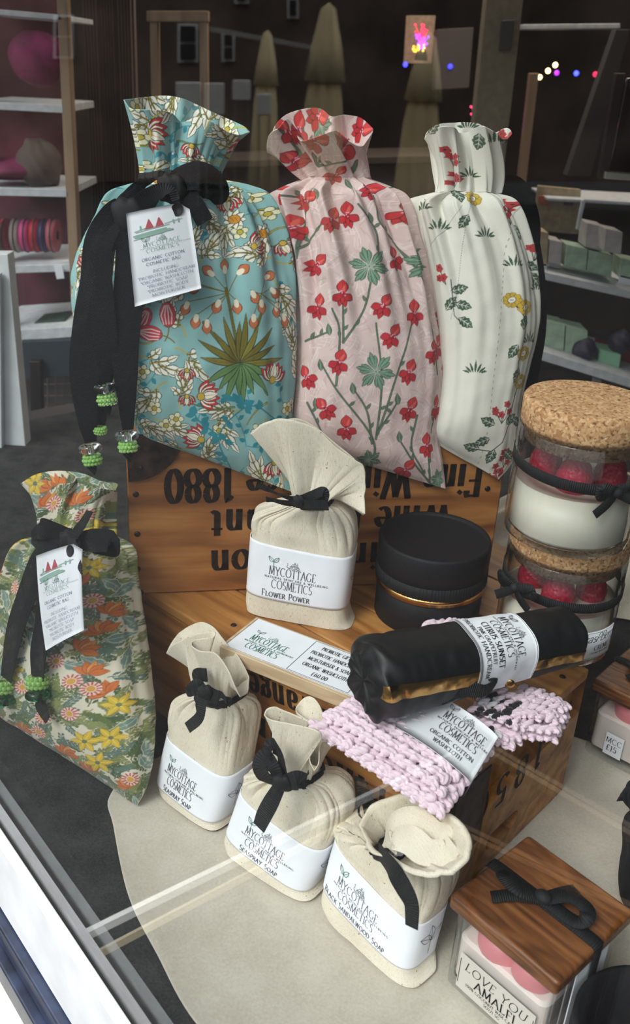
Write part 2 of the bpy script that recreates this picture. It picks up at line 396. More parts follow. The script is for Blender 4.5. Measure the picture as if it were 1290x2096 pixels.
def leafpoly(x, y, ang, L, W, bend=0, lobes=0, lo=.35, n=26, peak=.45):
    P, a, t = spine(x, y, ang, L, bend, n)
    w = W/2*np.sin(PI*t**(math.log(.5)/math.log(peak)))
    if lobes: w = w*(1-lo+lo*np.abs(np.cos(PI*lobes*t)))
    Nn = np.stack([-np.sin(a), np.cos(a)], -1)
    return np.vstack([P+Nn*w[:, None], (P-Nn*w[:, None])[::-1]]), P
def leaf(C, x, y, ang, L, W, c, out=None, vein=None, bend=0, lobes=0, lo=.35, ow=1.2, peak=.45, vw=1.2, side=0):
    if out is not None:
        q, _ = leafpoly(x, y, ang, L, W+2*ow, bend, lobes, lo, peak=peak); C.poly(q, out)
        C.line(np.vstack([q, q[:1]]), ow, out)
    q, P = leafpoly(x, y, ang, L, W, bend, lobes, lo, peak=peak); C.poly(q, c)
    if vein is not None:
        C.line(P[1:-3], vw*1.3, vein, w1=vw*.5)
        for k in range(side):
            i = int(3+k*(len(P)-7)/max(side, 1)); d = P[i+1]-P[i]; d /= np.linalg.norm(d)+1e-9; nn = np.array([-d[1], d[0]])
            for sg in (1, -1): C.line([P[i], P[i]+(d*.7+nn*sg*.8)*W*.32], vw, vein, w1=vw*.5)
def ell(C, x, y, rx, ry, c, ang=0, out=None, ow=1.2):
    t = np.linspace(0, 2*PI, 20, endpoint=False); P = np.stack([rx*np.cos(t), ry*np.sin(t)], -1)
    if out is not None: C.poly(rot(P*(1+ow/max(rx, ry)), x, y, ang), out)
    C.poly(rot(P, x, y, ang), c)
def daisy(C, x, y, r, pet, cen, out, n=6, a0=0):
    for k in range(n):
        a = math.radians(a0+360*k/n); ell(C, x+math.cos(a)*r*.62, y+math.sin(a)*r*.62, r*.44, r*.36, pet, math.degrees(a), out)
    ell(C, x, y, r*.34, r*.34, cen, 0, out)
# --- teal floral
def paint_teal():
    C = Canvas(90, 170, 680, 1050, (146, 190, 190)); O = (52, 62, 46); W = (244, 240, 228); OL = (122, 112, 42); T = (52, 142, 156)
    r = np.random.RandomState(3)
    for _ in range(60):
        x, y = r.uniform(100, 670), r.uniform(180, 1040); a = r.uniform(0, 360)
        P, _a, _t = spine(x, y, a, 70, r.uniform(-90, 90)); C.line(P, 2.2, T, .8)
        for k in range(2, 13, 3): leaf(C, P[k][0], P[k][1], a+(60 if k % 2 else -60), 15, 9, T)
    def acan(x, y, a, L=62, b=None):
        b = r.uniform(-60, 60) if b is None else b
        C.line(spine(x, y, a+180, 26, b)[0], 3.0, (190, 178, 90)); 
        for k, (da, ff) in enumerate(((-48, .55), (44, .6), (-24, .8), (20, .82), (0, 1))):
            leaf(C, x+math.cos(math.radians(a))*L*.12*k, y+math.sin(math.radians(a))*L*.12*k, a+da, L*ff, L*.30, W, O, OL, b*.9, 2.5, .4, 1.1, vw=3.0, side=2)
    for gx in range(110, 680, 62):
        for gy in range(190, 1050, 66):
            if math.hypot(gx-482, gy-700) < 120: continue
            if r.rand() < .86: acan(gx+r.uniform(-22, 22), gy+r.uniform(-22, 22), r.uniform(0, 360), r.uniform(42, 66))
    for _ in range(46):
        x, y = r.uniform(100, 670), r.uniform(180, 1040)
        P, _a, _t = spine(x, y, r.uniform(0, 360), 60, r.uniform(-140, 140)); C.line(P, 4.4, O, w1=2.4); C.line(P, 2.6, r.choice([0, 1]) and (188, 172, 78) or (116, 148, 92), w1=1)
    # palm-like plant with bells
    ell(C, 482, 690, 95, 100, (146, 190, 190)); ell(C, 455, 580, 82, 50, (146, 190, 190))
    for (px, py), b in ((((450, 590)), 0), ((405, 655), -20), ((520, 640), 20)):
        C.line([(480, 735), ((480+px)/2+b*.2, (735+py)/2), (px, py)], 6.5, O); C.line([(480, 735), ((480+px)/2+b*.2, (735+py)/2), (px, py)], 4.6, OL)
    for k, a in enumerate(range(-178, 6, 20)): leaf(C, 480, 735, a, 98 if k % 2 else 82, 11, OL if k % 3 else (140, 128, 52), O, (96, 88, 30), (14 if a < -90 else -14), vw=.8)
    for k, a in enumerate(range(18, 172, 20)): leaf(C, 480, 735, a, 84 if k % 2 else 68, 12, (108, 144, 88), O, (84, 118, 66), (-16 if a > 90 else 16), vw=.8)
    for x, y, a in ((448, 560, -90), (425, 565, -140), (475, 562, -40), (400, 585, 160), (375, 615, 110), (392, 640, 100), (412, 650, 90), (375, 575, 150), (436, 612, 110), (500, 595, 60), (520, 612, 80), (505, 640, 90), (545, 590, 40), (530, 570, -20), (560, 620, 90), (470, 612, 80), (578, 640, 80)):
        C.line([(x, y), (455, 598) if x < 490 else (520, 600)], 1.8, OL)
        leaf(C, x-math.cos(math.radians(a))*3, y-math.sin(math.radians(a))*3, a, 31, 17, (206, 120, 78), (110, 60, 36), None, 0, peak=.6)
        ell(C, x+math.cos(math.radians(a))*7, y+math.sin(math.radians(a))*7, 8.5, 5.2, (246, 232, 206), a)
    # striped tulips
    for x, y, a in ((288, 650, -60), (336, 640, -95), (302, 676, -170), (262, 600, -70), (196, 500, -60), (500, 300, -30)):
        ell(C, x, y, 24, 15, (206, 66, 80), a, O)
        for k in (-9, -4, 1, 6): C.line(rot([(-18, k), (0, k*1.4), (18, k*.5)], x, y, a), 1.9, (250, 226, 222))
        C.line(spine(x-math.cos(math.radians(a))*22, y-math.sin(math.radians(a))*22, a+180, 30, 40)[0], 2.6, OL)
    def cup(x, y, a, s=1.0):
        for da in (-70, 70, -42, 42, -18, 18): 
            leaf(C, x, y, a+da, 38*s, 15*s, (205, 60, 66), O, None, -da*.4); leaf(C, x, y, a+da, 30*s, 12*s, (250, 244, 226), None, (222, 190, 90), -da*.4, vw=1.2)
        leaf(C, x, y, a, 34*s, 14*s, (250, 244, 226), O, (222, 150, 70), 0); ell(C, x, y, 7*s, 7*s, (214, 178, 70), 0, O)
    for x, y, a, s in ((300, 262, 20, 1.1), (392, 292, 100, .7), (402, 800, -10, 1.0), (550, 770, -80, 1.0), (405, 890, 200, .95), (375, 800, 90, .55), (374, 748, 90, .55), (505, 508, -30, .8), (455, 415, 80, .7), (180, 545, -100, .7), (580, 500, 60, .7), (250, 480, 40, .7), (560, 940, 80, .9), (640, 620, 60, .9)): cup(x, y, a, s)
    for x, y in ((277, 214), (282, 268), (290, 330), (420, 338), (450, 372), (517, 412), (548, 442), (480, 480), (288, 752), (270, 776), (336, 862), (355, 848), (312, 826), (470, 262), (210, 460), (232, 430), (170, 600), (520, 870), (440, 870), (620, 720), (590, 830), (640, 480), (240, 700), (330, 930)):
        daisy(C, x, y, 14, (240, 234, 196), (196, 176, 74), O, 5, x)
    for x, y, a in ((330, 378, 30), (532, 482, -30), (470, 455, 0), (440, 990, 0)):
        for k in range(9): leaf(C, x, y, k*40, 20, 9, (250, 244, 226), O)
        ell(C, x, y, 9, 8, (220, 150, 54), 0, O)
        for k in range(6): ell(C, x-5+k*2, y-3+(k % 3)*3, 1, 1, (150, 90, 30))
    # teal vine at the hem
    for P in ([(470, 960), (440, 880), (500, 820), (560, 850)], [(470, 900), (400, 850), (390, 820)], [(500, 820), (450, 800)], [(345, 380), (348, 330), (330, 300)]):
        C.line(crom(P, 20), 3, T)
        for q in crom(P, 7)[1:]: leaf(C, q[0], q[1], r.uniform(0, 360), 20, 12, T); leaf(C, q[0], q[1], r.uniform(0, 360), 18, 11, T)
    return C
def paint_pink():
    C = Canvas(500, 200, 960, 1040, (222, 196, 192)); r = np.random.RandomState(5)
    for _ in range(2600):
        x, y = r.uniform(500, 960), r.uniform(200, 1040); a = 40*math.sin(x*.03)+40*math.cos(y*.035)+(60 if (int(x/26)+int(y/26)) % 2 else -40)
        c = (236, 218, 214) if r.rand() < .6 else (208, 176, 174); P, _a, _t = spine(x, y, a, 17, 18, 6); C.line(P, 1.9, c, .85)
    G, D = (98, 120, 98), (50, 64, 54)
    z = lambda L: [(520+a/2.115, 180+b/2.115) for a, b in L]
    stems = [[(490, 1650), (482, 1500), (330, 1300), (260, 1190)], [(495, 1500), (505, 1250), (478, 1010)], [(500, 1480), (560, 1250), (640, 1000)], [(345, 1090), (342, 900)], [(345, 1090), (430, 950), (460, 800)], [(320, 1270), (330, 1050), (300, 950)],
             [(700, 870), (590, 690), (490, 590), (490, 480)], [(745, 1060), (720, 880), (660, 700), (590, 430)], [(775, 1230), (740, 1000), (700, 850)], [(780, 1720), (680, 1620), (600, 1510)], [(762, 1700), (735, 1560)], [(672, 1400), (655, 1540), (720, 1650)], [(165, 740), (180, 560), (240, 470)], [(170, 700), (265, 590)],
             [(480, 1520), (450, 1380), (395, 1290)], [(500, 1470), (580, 1330)], [(180, 1090), (290, 1045)], [(200, 1350), (280, 1500)], [(470, 800), (480, 640), (400, 520)], [(90, 470), (190, 490)], [(430, 440), (425, 300)], [(220, 260), (260, 320), (380, 300)], [(200, 100), (220, 180), (300, 210)], [(100, 170), (160, 280)], [(790, 1350), (760, 1480)], [(860, 900), (870, 1300)], [(60, 1300), (30, 900)]]
    for P in stems:
        q = crom(z(P), 24); C.line(q, 5.0, D, w1=3.6); C.line(q, 3.2, G, w1=2.0)
        for k in (6, 14): leaf(C, q[k][0], q[k][1], r.uniform(-150, -30), 15, 5, G, D, None, ow=.6)
    for x, y in z([(255, 1195), (392, 1290), (600, 1500), (580, 1335), (290, 1045), (460, 585), (240, 1360), (380, 440), (245, 480)]):
        leaf(C, x, y+8, -100, 24, 10, G, D, (150, 172, 148), ow=.8)
    def palm(x, y, s=1.0, a0=0):
        for k in range(6):
            a = a0+k*60
            for da, L_ in ((-13, 34), (13, 34), (0, 42)): leaf(C, x, y, a+da, L_*s, 8*s, (108, 142, 118), D, (172, 200, 178), 0, ow=.8, peak=.68, vw=.7)
    for x, y, s in [(*p, .95) for p in z([(448, 775), (480, 1210), (690, 760), (812, 1690), (290, 130), (480, 1600)])]: palm(x, y, s if y > 400 and y < 900 else .6, 12)
    def fl(x, y, a, s=1.0):
        O = (86, 26, 34)
        for da, L, W in ((168, 36, 11), (-166, 34, 11), (180, 26, 9), (128, 30, 17), (-130, 30, 17)): leaf(C, x, y, a+da, L*s, W*s, (192, 50, 58), O, None, 0, ow=.9, peak=.6)
        leaf(C, x-math.cos(math.radians(a))*3, y-math.sin(math.radians(a))*3, a, 36*s, 25*s, (206, 64, 66), O, (150, 30, 42), 0, ow=1.1, peak=.5, vw=.8)
        leaf(C, x, y, a+18, 24*s, 7*s, (230, 104, 94)); ell(C, x-3*math.cos(math.radians(a)), y-3*math.sin(math.radians(a)), 8*s, 6*s, (160, 34, 48), a)
        for k in range(6): ell(C, x+r.uniform(-5, 5), y+r.uniform(-4, 5), 1.3, 1.3, (236, 170, 190))
    for (x, y), a in zip(z([(590, 545), (365, 560), (300, 580), (195, 495), (90, 470), (150, 610), (470, 455), (330, 375), (150, 290), (565, 740), (235, 765), (340, 885), (240, 940), (505, 935), (545, 1060), (650, 965), (330, 1170), (622, 1210), (745, 1130), (800, 1110), (635, 1370), (275, 1370), (370, 1450), (732, 1530), (640, 1640), (190, 1240), (265, 225), (390, 240), (480, 165), (782, 1370), (190, 150), (130, 180), (280, 110), (850, 1000), (870, 1200), (40, 1100), (50, 700)]),
                         [-90, -95, -70, -30, -60, -100, -20, -60, -150, -110, -45, -90, -80, -60, -60, -90, -75, -70, -80, -60, -70, -130, -95, -95, -60, -120, -20, 60, 0, -90, -80, -120, 0, -90, -60, -60, -90]): fl(x, y, a, .80)
    return C
def paint_cream():
    C = Canvas(790, 220, 1130, 1020, (228, 225, 214)); r = np.random.RandomState(8); z = lambda L: [(520+a/2.115, 180+b/2.115) for a, b in L]
    G = (66, 92, 72); K = (48, 56, 54)
    for x, y in z([(940, 650), (755, 615), (1060, 770), (905, 1215), (905, 380), (1040, 225), (690, 530), (1150, 1090), (930, 165), (1210, 870), (700, 1300)]):
        for k, a in enumerate((-150, -125, -105, -88, -70, -50, -28)): leaf(C, x+(k-3)*3.4, y+2, a, 26-abs(k-3)*4, 4.4, G, None, None, (a+90)*.5)
    def redcl(x, y, n=5):
        for k in range(n):
            fx, fy = x+r.uniform(-17, 17), y+r.uniform(-16, 12); C.line([(x, y+24), (fx, fy)], 1.3, K)
            for q in range(5): leaf(C, fx, fy, q*72, 8.5, 7, (186, 66, 68))
            ell(C, fx, fy, 1.4, 1.4, (40, 40, 40))
    def gl(x, y, a, L=34, W=22):
        leaf(C, x, y, a, L, W, G, None, (226, 224, 214), 10, 4, .25, vw=1.2, side=3)
    for x, y in z([(830, 290), (845, 385), (780, 800), (1060, 550), (1030, 1385), (1078, 1590), (1070, 1660), (1030, 1690), (1195, 700), (1090, 500), (1095, 190)]): redcl(x, y)
    for (x, y), a in zip(z([(800, 880), (815, 930), (830, 990), (780, 960), (870, 560), (1100, 600), (1150, 760), (1180, 800), (1080, 1100), (1100, 1040), (985, 1500), (1010, 1550), (1060, 1560), (950, 1550), (1050, 1440), (1090, 1420), (1000, 1440), (760, 200), (970, 190), (840, 440), (1100, 1200), (1190, 1300)]),
                         [-20, 10, 30, -60, 120, 60, 20, 50, 120, -80, 150, 100, 30, 190, -40, 20, 200, -60, 100, 80, 110, 90]): gl(x, y, a)
    C.line(z([(1075, 1420), (1040, 1520), (1000, 1560), (920, 1550)]), 2, K); C.line(z([(1065, 935), (1105, 990), (1115, 1060), (1090, 1180), (1100, 1290), (1075, 1380)]), 2.6, K); C.line(z([(800, 830), (815, 980), (850, 1020)]), 1.6, K)
    for x, y in z([(1050, 915), (1120, 1140), (905, 490), (1112, 945), (1120, 1260)]):
        for k in range(9): ell(C, x+math.cos(k*.7)*13, y+math.sin(k*.7)*10, 6, 5, (206, 172, 66), 0, (92, 72, 40), .7)
        ell(C, x, y, 8, 5.5, (240, 236, 220), -20, (40, 40, 44)); 
        for k in (-3, 0, 3): ell(C, x+k, y, .9, .9, (40, 40, 44))
    for P in ([(1078, 190), (1072, 300), (1030, 470), (1045, 560), (1015, 800), (985, 1200), (960, 1640)], [(880, 510), (850, 650), (820, 900), (800, 1000)], [(700, 690), (760, 640), (850, 520)], [(1110, 500), (1112, 1000), (1080, 1400), (1050, 1690)], [(870, 165), (868, 440)]):
        q = crom(z(P), 160); full = P[0][0] in (1110, 870)
        for k in range(0, 158, 1 if full else 3): C.line(q[k:k+2], 1.0 if not full else .9, (110, 108, 100) if not full else (150, 148, 138))
    return C
def paint_leafy():
    C = Canvas(-60, 930, 350, 1700, (218, 210, 190)); r = np.random.RandomState(11); G = [(98, 112, 70), (78, 96, 66), (128, 134, 82), (98, 120, 108), (136, 142, 92)]
    for _ in range(900):
        x, y, a = r.uniform(-55, 345), r.uniform(935, 1695), r.uniform(0, 360); g = G[r.randint(5)]; L = r.uniform(26, 46); b = r.uniform(-70, 70)
        P, aa, t = spine(x, y, a, L, b, 12); C.line(P, 1.8, g)
        for k in range(1, 12, 2):
            for sg in (1, -1):
                leaf(C, P[k][0], P[k][1], math.degrees(aa[k])+sg*48, L*.34*(1-.4*k/12), 5.0, g, None, None, -sg*30, peak=.65)
    for _ in range(60):
        x, y = r.uniform(-55, 345), r.uniform(935, 1695); leaf(C, x, y, r.uniform(0, 360), 46, 17, (116, 140, 130), (206, 204, 188), (182, 190, 172), r.uniform(-60, 60), 3, .3, side=2)
    z = lambda L: [(a*.3625, 940+b*.3625) for a, b in L]
    for x, y in z([(310, 150), (310, 240), (650, 1050), (690, 1180), (30, 970), (330, 1510), (200, 1520), (310, 1620), (730, 860), (720, 960), (800, 1840), (560, 640), (620, 700), (760, 1290), (120, 620), (490, 230), (640, 1740), (60, 1150), (540, 1640)]):
        a = r.uniform(-140, -40)
        for da in (-55, -25, 0, 25, 55): leaf(C, x, y, a+da, 27, 12, (206, 116, 62) if abs(da) > 10 else (222, 150, 84), (150, 74, 42), (178, 84, 48), da*.5, ow=.8, vw=.7)
    for x, y in z([(200, 130), (640, 600), (770, 1540), (670, 1550), (700, 1680), (160, 1040), (330, 1150), (800, 1360), (440, 400), (620, 380), (180, 500)]):
        for k in range(6): leaf(C, x, y, k*60+r.uniform(-8, 8), 25, 10, (216, 184, 66), (160, 134, 50), (238, 216, 120), 0, ow=.7, vw=.9)
        ell(C, x, y, 4, 4, (110, 120, 90))
    for x, y in z([(390, 1240), (490, 1410), (555, 1100), (170, 1430), (110, 1210), (440, 1500), (350, 230), (670, 780), (700, 1260), (570, 790), (630, 1210), (380, 1590), (820, 1790), (620, 1390), (300, 700), (30, 1330), (80, 1600), (550, 300)]):
        ell(C, x, y, 15, 14, (234, 206, 196))
        for k in range(13): 
            a = k*2*PI/13; C.line([(x+math.cos(a)*6, y+math.sin(a)*6), (x+math.cos(a)*14, y+math.sin(a)*13)], 2.6, (186, 84, 78))
        ell(C, x, y, 6, 6, (214, 160, 74), 0, (236, 216, 200))
    return C

# ------------------------------------------------------------------ lettering (pen strokes with serifs)
def arc(cx, cy, rx, ry, a0, a1, n=14):
    t = np.radians(np.linspace(a0, a1, n)); return list(zip(cx+rx*np.cos(t), cy+ry*np.sin(t)))
GL = {
 'A': (.78, [[(.04, 0), (.39, 1)], [(.39, 1), (.74, 0)], [(.16, .36), (.62, .36)]]), 'B': (.62, [[(.1, 0), (.1, 1)], [(.1, 1)]+arc(.3, .76, .2, .24, 90, -90)+[(.1, .52)], [(.1, .52)]+arc(.34, .26, .24, .26, 90, -90)+[(.1, 0)]]),
 'C': (.82, [arc(.45, .5, .4, .5, 48, 312, 22)]), 'D': (.82, [[(.1, 0), (.1, 1)], [(.1, 1)]+arc(.32, .5, .44, .5, 90, -90, 20)+[(.1, 0)]]),
 'E': (.56, [[(.1, 0), (.1, 1)], [(.1, 1), (.5, 1), (.5, .88)], [(.1, .52), (.42, .52)], [(.1, 0), (.52, 0), (.52, .13)]]), 'F': (.54, [[(.1, 0), (.1, 1)], [(.1, 1), (.5, 1), (.5, .87)], [(.1, .5), (.42, .5)]]),
 'G': (.86, [arc(.45, .5, .4, .5, 48, 300, 22)+[(.74, .12), (.74, .42)]]), 'H': (.8, [[(.1, 0), (.1, 1)], [(.7, 0), (.7, 1)], [(.1, .5), (.7, .5)]]), 'I': (.22, [[(.11, 0), (.11, 1)]]),
 'K': (.7, [[(.1, 0), (.1, 1)], [(.64, 1), (.12, .45)], [(.26, .58), (.68, 0)]]), 'L': (.56, [[(.1, 0), (.1, 1)], [(.1, 0), (.52, 0), (.52, .14)]]), 'M': (.96, [[(.1, 0), (.16, 1)], [(.16, 1), (.48, .08)], [(.48, .08), (.8, 1)], [(.8, 1), (.86, 0)]]),
 'N': (.82, [[(.1, 0), (.1, 1)], [(.1, 1), (.72, 0)], [(.72, 0), (.72, 1)]]), 'O': (.9, [arc(.45, .5, .4, .5, 0, 360, 28)]), 'P': (.6, [[(.1, 0), (.1, 1)], [(.1, 1)]+arc(.3, .72, .24, .28, 90, -90)+[(.1, .44)]]),
 'R': (.68, [[(.1, 0), (.1, 1)], [(.1, 1)]+arc(.3, .74, .22, .26, 90, -90)+[(.1, .48)], [(.28, .48), (.66, 0)]]), 'S': (.56, [arc(.28, .75, .2, .25, 40, 265, 14)+arc(.28, .25, .22, .26, 85, -140, 14)]), 'T': (.68, [[(.34, 0), (.34, 1)], [(.02, .88), (.02, 1), (.66, 1), (.66, .88)]]),
 'U': (.78, [[(.1, 1)]+arc(.39, .3, .29, .3, 180, 360, 16)+[(.68, 1)]]), 'V': (.76, [[(.04, 1), (.38, 0)], [(.38, 0), (.72, 1)]]), 'W': (1.06, [[(.04, 1), (.3, 0)], [(.3, 0), (.53, .95)], [(.53, .95), (.76, 0)], [(.76, 0), (1.02, 1)]]), 'X': (.7, [[(.05, 1), (.65, 0)], [(.05, 0), (.65, 1)]]), 'Y': (.72, [[(.04, 1), (.36, .48)], [(.36, .48), (.68, 1)], [(.36, 0), (.36, .48)]]), 'Z': (.62, [[(.06, .88), (.06, 1), (.56, 1), (.06, 0), (.58, 0), (.58, .12)]]),
 '0': (.6, [arc(.3, .5, .24, .5, 0, 360, 26)]), '1': (.4, [[(.2, 0), (.2, 1), (.06, .86)]]), '8': (.58, [arc(.29, .75, .19, .25, 0, 360, 20), arc(.29, .26, .23, .26, 0, 360, 20)]), '5': (.56, [[(.5, 1), (.14, 1), (.1, .54)]+arc(.26, .3, .24, .3, 100, -150, 16)]), '6': (.58, [[(.46, .98)]+arc(.42, .4, .34, .55, 110, 180, 8)+arc(.3, .27, .22, .27, 180, 540, 20)]), '2': (.56, [arc(.27, .72, .2, .28, 160, -30, 12)+[(.06, 0), (.52, 0), (.52, .1)]]), '7': (.54, [[(.06, .88), (.06, 1), (.5, 1), (.2, 0)]]), '3': (.54, [arc(.25, .76, .2, .24, 150, -80, 12), arc(.25, .27, .23, .27, 90, -150, 14)]),
 '*': (.3, [[(.15, .98), (.15, .72)], [(.04, .92), (.26, .78)], [(.26, .92), (.04, .78)]]), '&': (.8, [[(.74, 0), (.2, .72)]+arc(.32, .82, .14, .18, 200, -20, 10)+[(.3, .52)]+arc(.32, .26, .26, .27, 120, 320, 12)+[(.72, .42)]]), '£': (.6, [[(.06, 0), (.56, 0)], [(.2, 0), (.2, .72)]+arc(.36, .74, .16, .26, 180, 30, 10), [(.06, .46), (.4, .46)]]), '.': (.2, [[(.08, .02), (.12, .04)]]), ' ': (.36, []), '%': (.8, [arc(.2, .78, .13, .2, 0, 360), arc(.6, .22, .13, .2, 0, 360), [(.66, 1), (.14, 0)]]), '/': (.4, [[(.04, -.1), (.36, 1.1)]]),
 'a': (.56, [arc(.24, .46, .17, .18, 160, 10, 8)+[(.41, .4), (.41, .06), (.5, .02)], arc(.23, .18, .17, .18, 70, 350, 14)]), 'c': (.5, [arc(.28, .32, .22, .32, 50, 310, 16)]), 'e': (.52, [[(.08, .36), (.46, .36)]+arc(.27, .32, .21, .32, 10, 310, 20)]), 'g': (.54, [arc(.24, .42, .17, .2, 0, 360, 18), [(.38, .56), (.5, .62)], [(.16, .24), (.12, .12)]+arc(.25, -.12, .2, .16, 130, -200, 20)]),
 'h': (.62, [[(.14, 0), (.14, 1)], [(.14, .42)]+arc(.32, .46, .16, .18, 150, 0, 8)+[(.48, 0)]]), 'i': (.28, [[(.14, 0), (.14, .62)], [(.12, .86), (.16, .9)]]), 'k': (.62, [[(.14, 0), (.14, 1)], [(.52, .62), (.16, .26)], [(.26, .36), (.56, 0)]]), 'l': (.28, [[(.14, 0), (.14, 1)]]), 'n': (.62, [[(.14, 0), (.14, .62)], [(.14, .42)]+arc(.32, .46, .16, .18, 150, 0, 8)+[(.48, 0)]]), 'o': (.56, [arc(.28, .32, .22, .32, 0, 360, 22)]), 'd': (.6, [arc(.26, .32, .2, .32, 0, 360, 22), [(.46, 0), (.46, 1)]]),
 'r': (.44, [[(.14, 0), (.14, .62)], [(.14, .4), (.28, .6), (.4, .56)]]), 't': (.4, [[(.18, .86), (.18, .1), (.3, .01), (.38, .08)], [(.04, .62), (.34, .62)]]), 's': (.44, [arc(.22, .47, .14, .16, 40, 265, 10)+arc(.22, .17, .16, .17, 85, -140, 10)]), 'm': (.9, [[(.14, 0), (.14, .62)], [(.14, .44)]+arc(.3, .46, .14, .17, 150, 0, 8)+[(.44, 0)], [(.44, .44)]+arc(.6, .46, .15, .17, 150, 0, 8)+[(.75, 0)]]), 'v': (.54, [[(.04, .62), (.27, 0)], [(.27, 0), (.5, .62)]]),
 'w': (.8, [[(.04, .62), (.22, 0)], [(.22, 0), (.4, .6)], [(.4, .6), (.58, 0)], [(.58, 0), (.76, .62)]]), 'f': (.36, [[(.16, 0), (.16, .8), (.26, 1), (.38, .94)], [(.02, .6), (.32, .6)]]), 'y': (.54, [[(.04, .62), (.27, .02)], [(.5, .62), (.2, -.3), (.04, -.3)]]),
}
class Ink:
    """collects flat pen strokes in label metres (x right, y up from the label's centre)"""
    def __init__(s): s.st = []
    def stroke(s, P, w, c=1.0): s.st.append((np.asarray(P, float), w, c)); return s
    def text(s, txt, x, y, h, wt=.12, con=.4, serif=True, track=.08, smallcaps=False, align='c', slant=0.0, xs=1.0, fit=None):
        tot = 0; lay = []
        for ch in txt:
            k = 1.0
            if smallcaps and ch.islower(): ch = ch.upper(); k = .78
            g = GL.get(ch) or GL.get(ch.upper()) or GL[' ']
            lay.append((g, tot, k)); tot += (g[0]*k+track)
        if fit: xs = fit/(tot*h)
        tot *= h*xs; x0 = x-tot/2 if align == 'c' else x
        for g, off, k in lay:
            for P in g[1]:
                Q = np.array(P, float)
                for e, q in ((Q[0], Q[1]), (Q[-1], Q[-2])):
                    if serif and abs(e[1]-q[1]) > .55*np.hypot(*(e-q)) and (abs(e[1]) < .02 or abs(e[1]-1) < .02 or abs(e[1]-.62) < .02) and len(Q) < 30:
                        S = np.array([(e[0]-.085, e[1]), (e[0]+.085, e[1])])*k
                        S[:, 0] += slant*S[:, 1]; s.st.append((np.stack([x0+(off+S[:, 0])*h*xs, y+S[:, 1]*h], -1), wt*h*.55, 1))
                Q = Q*k; Q[:, 0] += slant*Q[:, 1]
                s.st.append((np.stack([x0+(off+Q[:, 0])*h*xs, y+Q[:, 1]*h], -1), wt*h, con))
        return s
    def sprout(s, x, y, r, w):
        for sg in (-1, 1):
            q, P = leafpoly(0, 0, 90-sg*55, r*1.15, r*.55, sg*22); q = np.vstack([q, q[:1]])+[x, y]; s.stroke(q, w); s.stroke(P+[x, y], w*.8)
        s.stroke([(x, y), (x+r*.02, y-r*.45), (x-r*.06, y-r*.8)], w); return s
    def cottage(s, x, y, r, w):
        for P in ([(-1, 0), (1.1, 0)], [(-.7, 0), (-.7, .35), (-.2, .9), (.2, .35), (.2, 0)], [(-.2, .9), (.5, .85), (1, .35), (1, 0)], [(-.7, .35), (1, .35)], [(.1, .88), (.1, 1.25), (.25, 1.25), (.25, .86)], [(.5, .86), (.6, 1.2), (.72, .8)], [(-.4, .1), (-.4, .28), (-.2, .28), (-.2, .1)], [(.4, 0), (.4, .25), (.55, .25), (.55, 0)], [(-1.1, 0), (-1.3, .3), (-1.1, .55), (-1.25, .9), (-1.0, .9)], [(-.5, .5), (.1, .55)], [(0, .65), (.75, .6)], [(.3, .5), (.9, .45)], [(-.9, .12), (-1.2, .12)], [(.7, .1), (.9, .28)]):
            s.stroke(np.array(P)*r+[x, y], w)
        return s
    def build(s, name, mat, fn, parent, step=.004, off=.00025):
        V, Fc, n = [], [], 0
        for P, w, con in s.st:
            d = np.diff(P, axis=0); L = np.hypot(d[:, 0], d[:, 1])
            Q = [P[0]]
            for i in range(len(d)):
                k = max(1, int(math.ceil(L[i]/step)))
                for j in range(1, k+1): Q.append(P[i]+d[i]*j/k)
            Q = np.array(Q); T = np.gradient(Q, axis=0); T /= np.linalg.norm(T, axis=1)[:, None]+1e-12
            th = con+(1-con)*np.clip(np.abs(T[:, 1])+.35*(-T[:, 0]*T[:, 1]), 0, 1) if con < 1 else np.ones(len(Q))
            nn = np.stack([-T[:, 1], T[:, 0]], -1)*(w*th/2)[:, None]
            if len(P) < 4: Q = Q.copy(); Q[0] -= T[0]*w*.2; Q[-1] += T[-1]*w*.2
            A = np.empty((2*len(Q), 2)); A[0::2] = Q+nn; A[1::2] = Q-nn
            V.append(A); k = np.arange(len(Q)-1)*2+n; Fc.append(np.stack([k, k+1, k+3, k+2], -1)); n += len(A)
        if not V: return None
        A = np.vstack(V); W3 = fn(A[:, 0], A[:, 1], off)
        return mesh(name, W3, np.vstack(Fc).astype(int), mat, parent, smooth=False)
def logo(ink_green, ink_dark, x, y, h, w=.10, sub='NATURAL SKINCARE & WELLBEING', W=None, ls=1.2):
    """two-line shop mark: sprout, cottage, name and strapline; h is the cap height, W the name's width"""
    W = W or h*7; u = W/7.0
    ink_green.sprout(x-u*2.9, y+h*1.5, u*.95, u*.07)
    ink_dark.cottage(x+u*.1, y+h*1.12, u*.8, u*.05)
    ink_dark.text('MYCOTTAGE', x, y, h, w, .35, fit=W); ink_dark.text(sub, x+u*.7, y-h*.40, h*.22, .2, .8, serif=False, track=.3, fit=W*1.36)
    ink_dark.text('COSMETICS', x+u*.1, y-h*ls-h*.28, h*.95, w, .35, fit=W*.88)

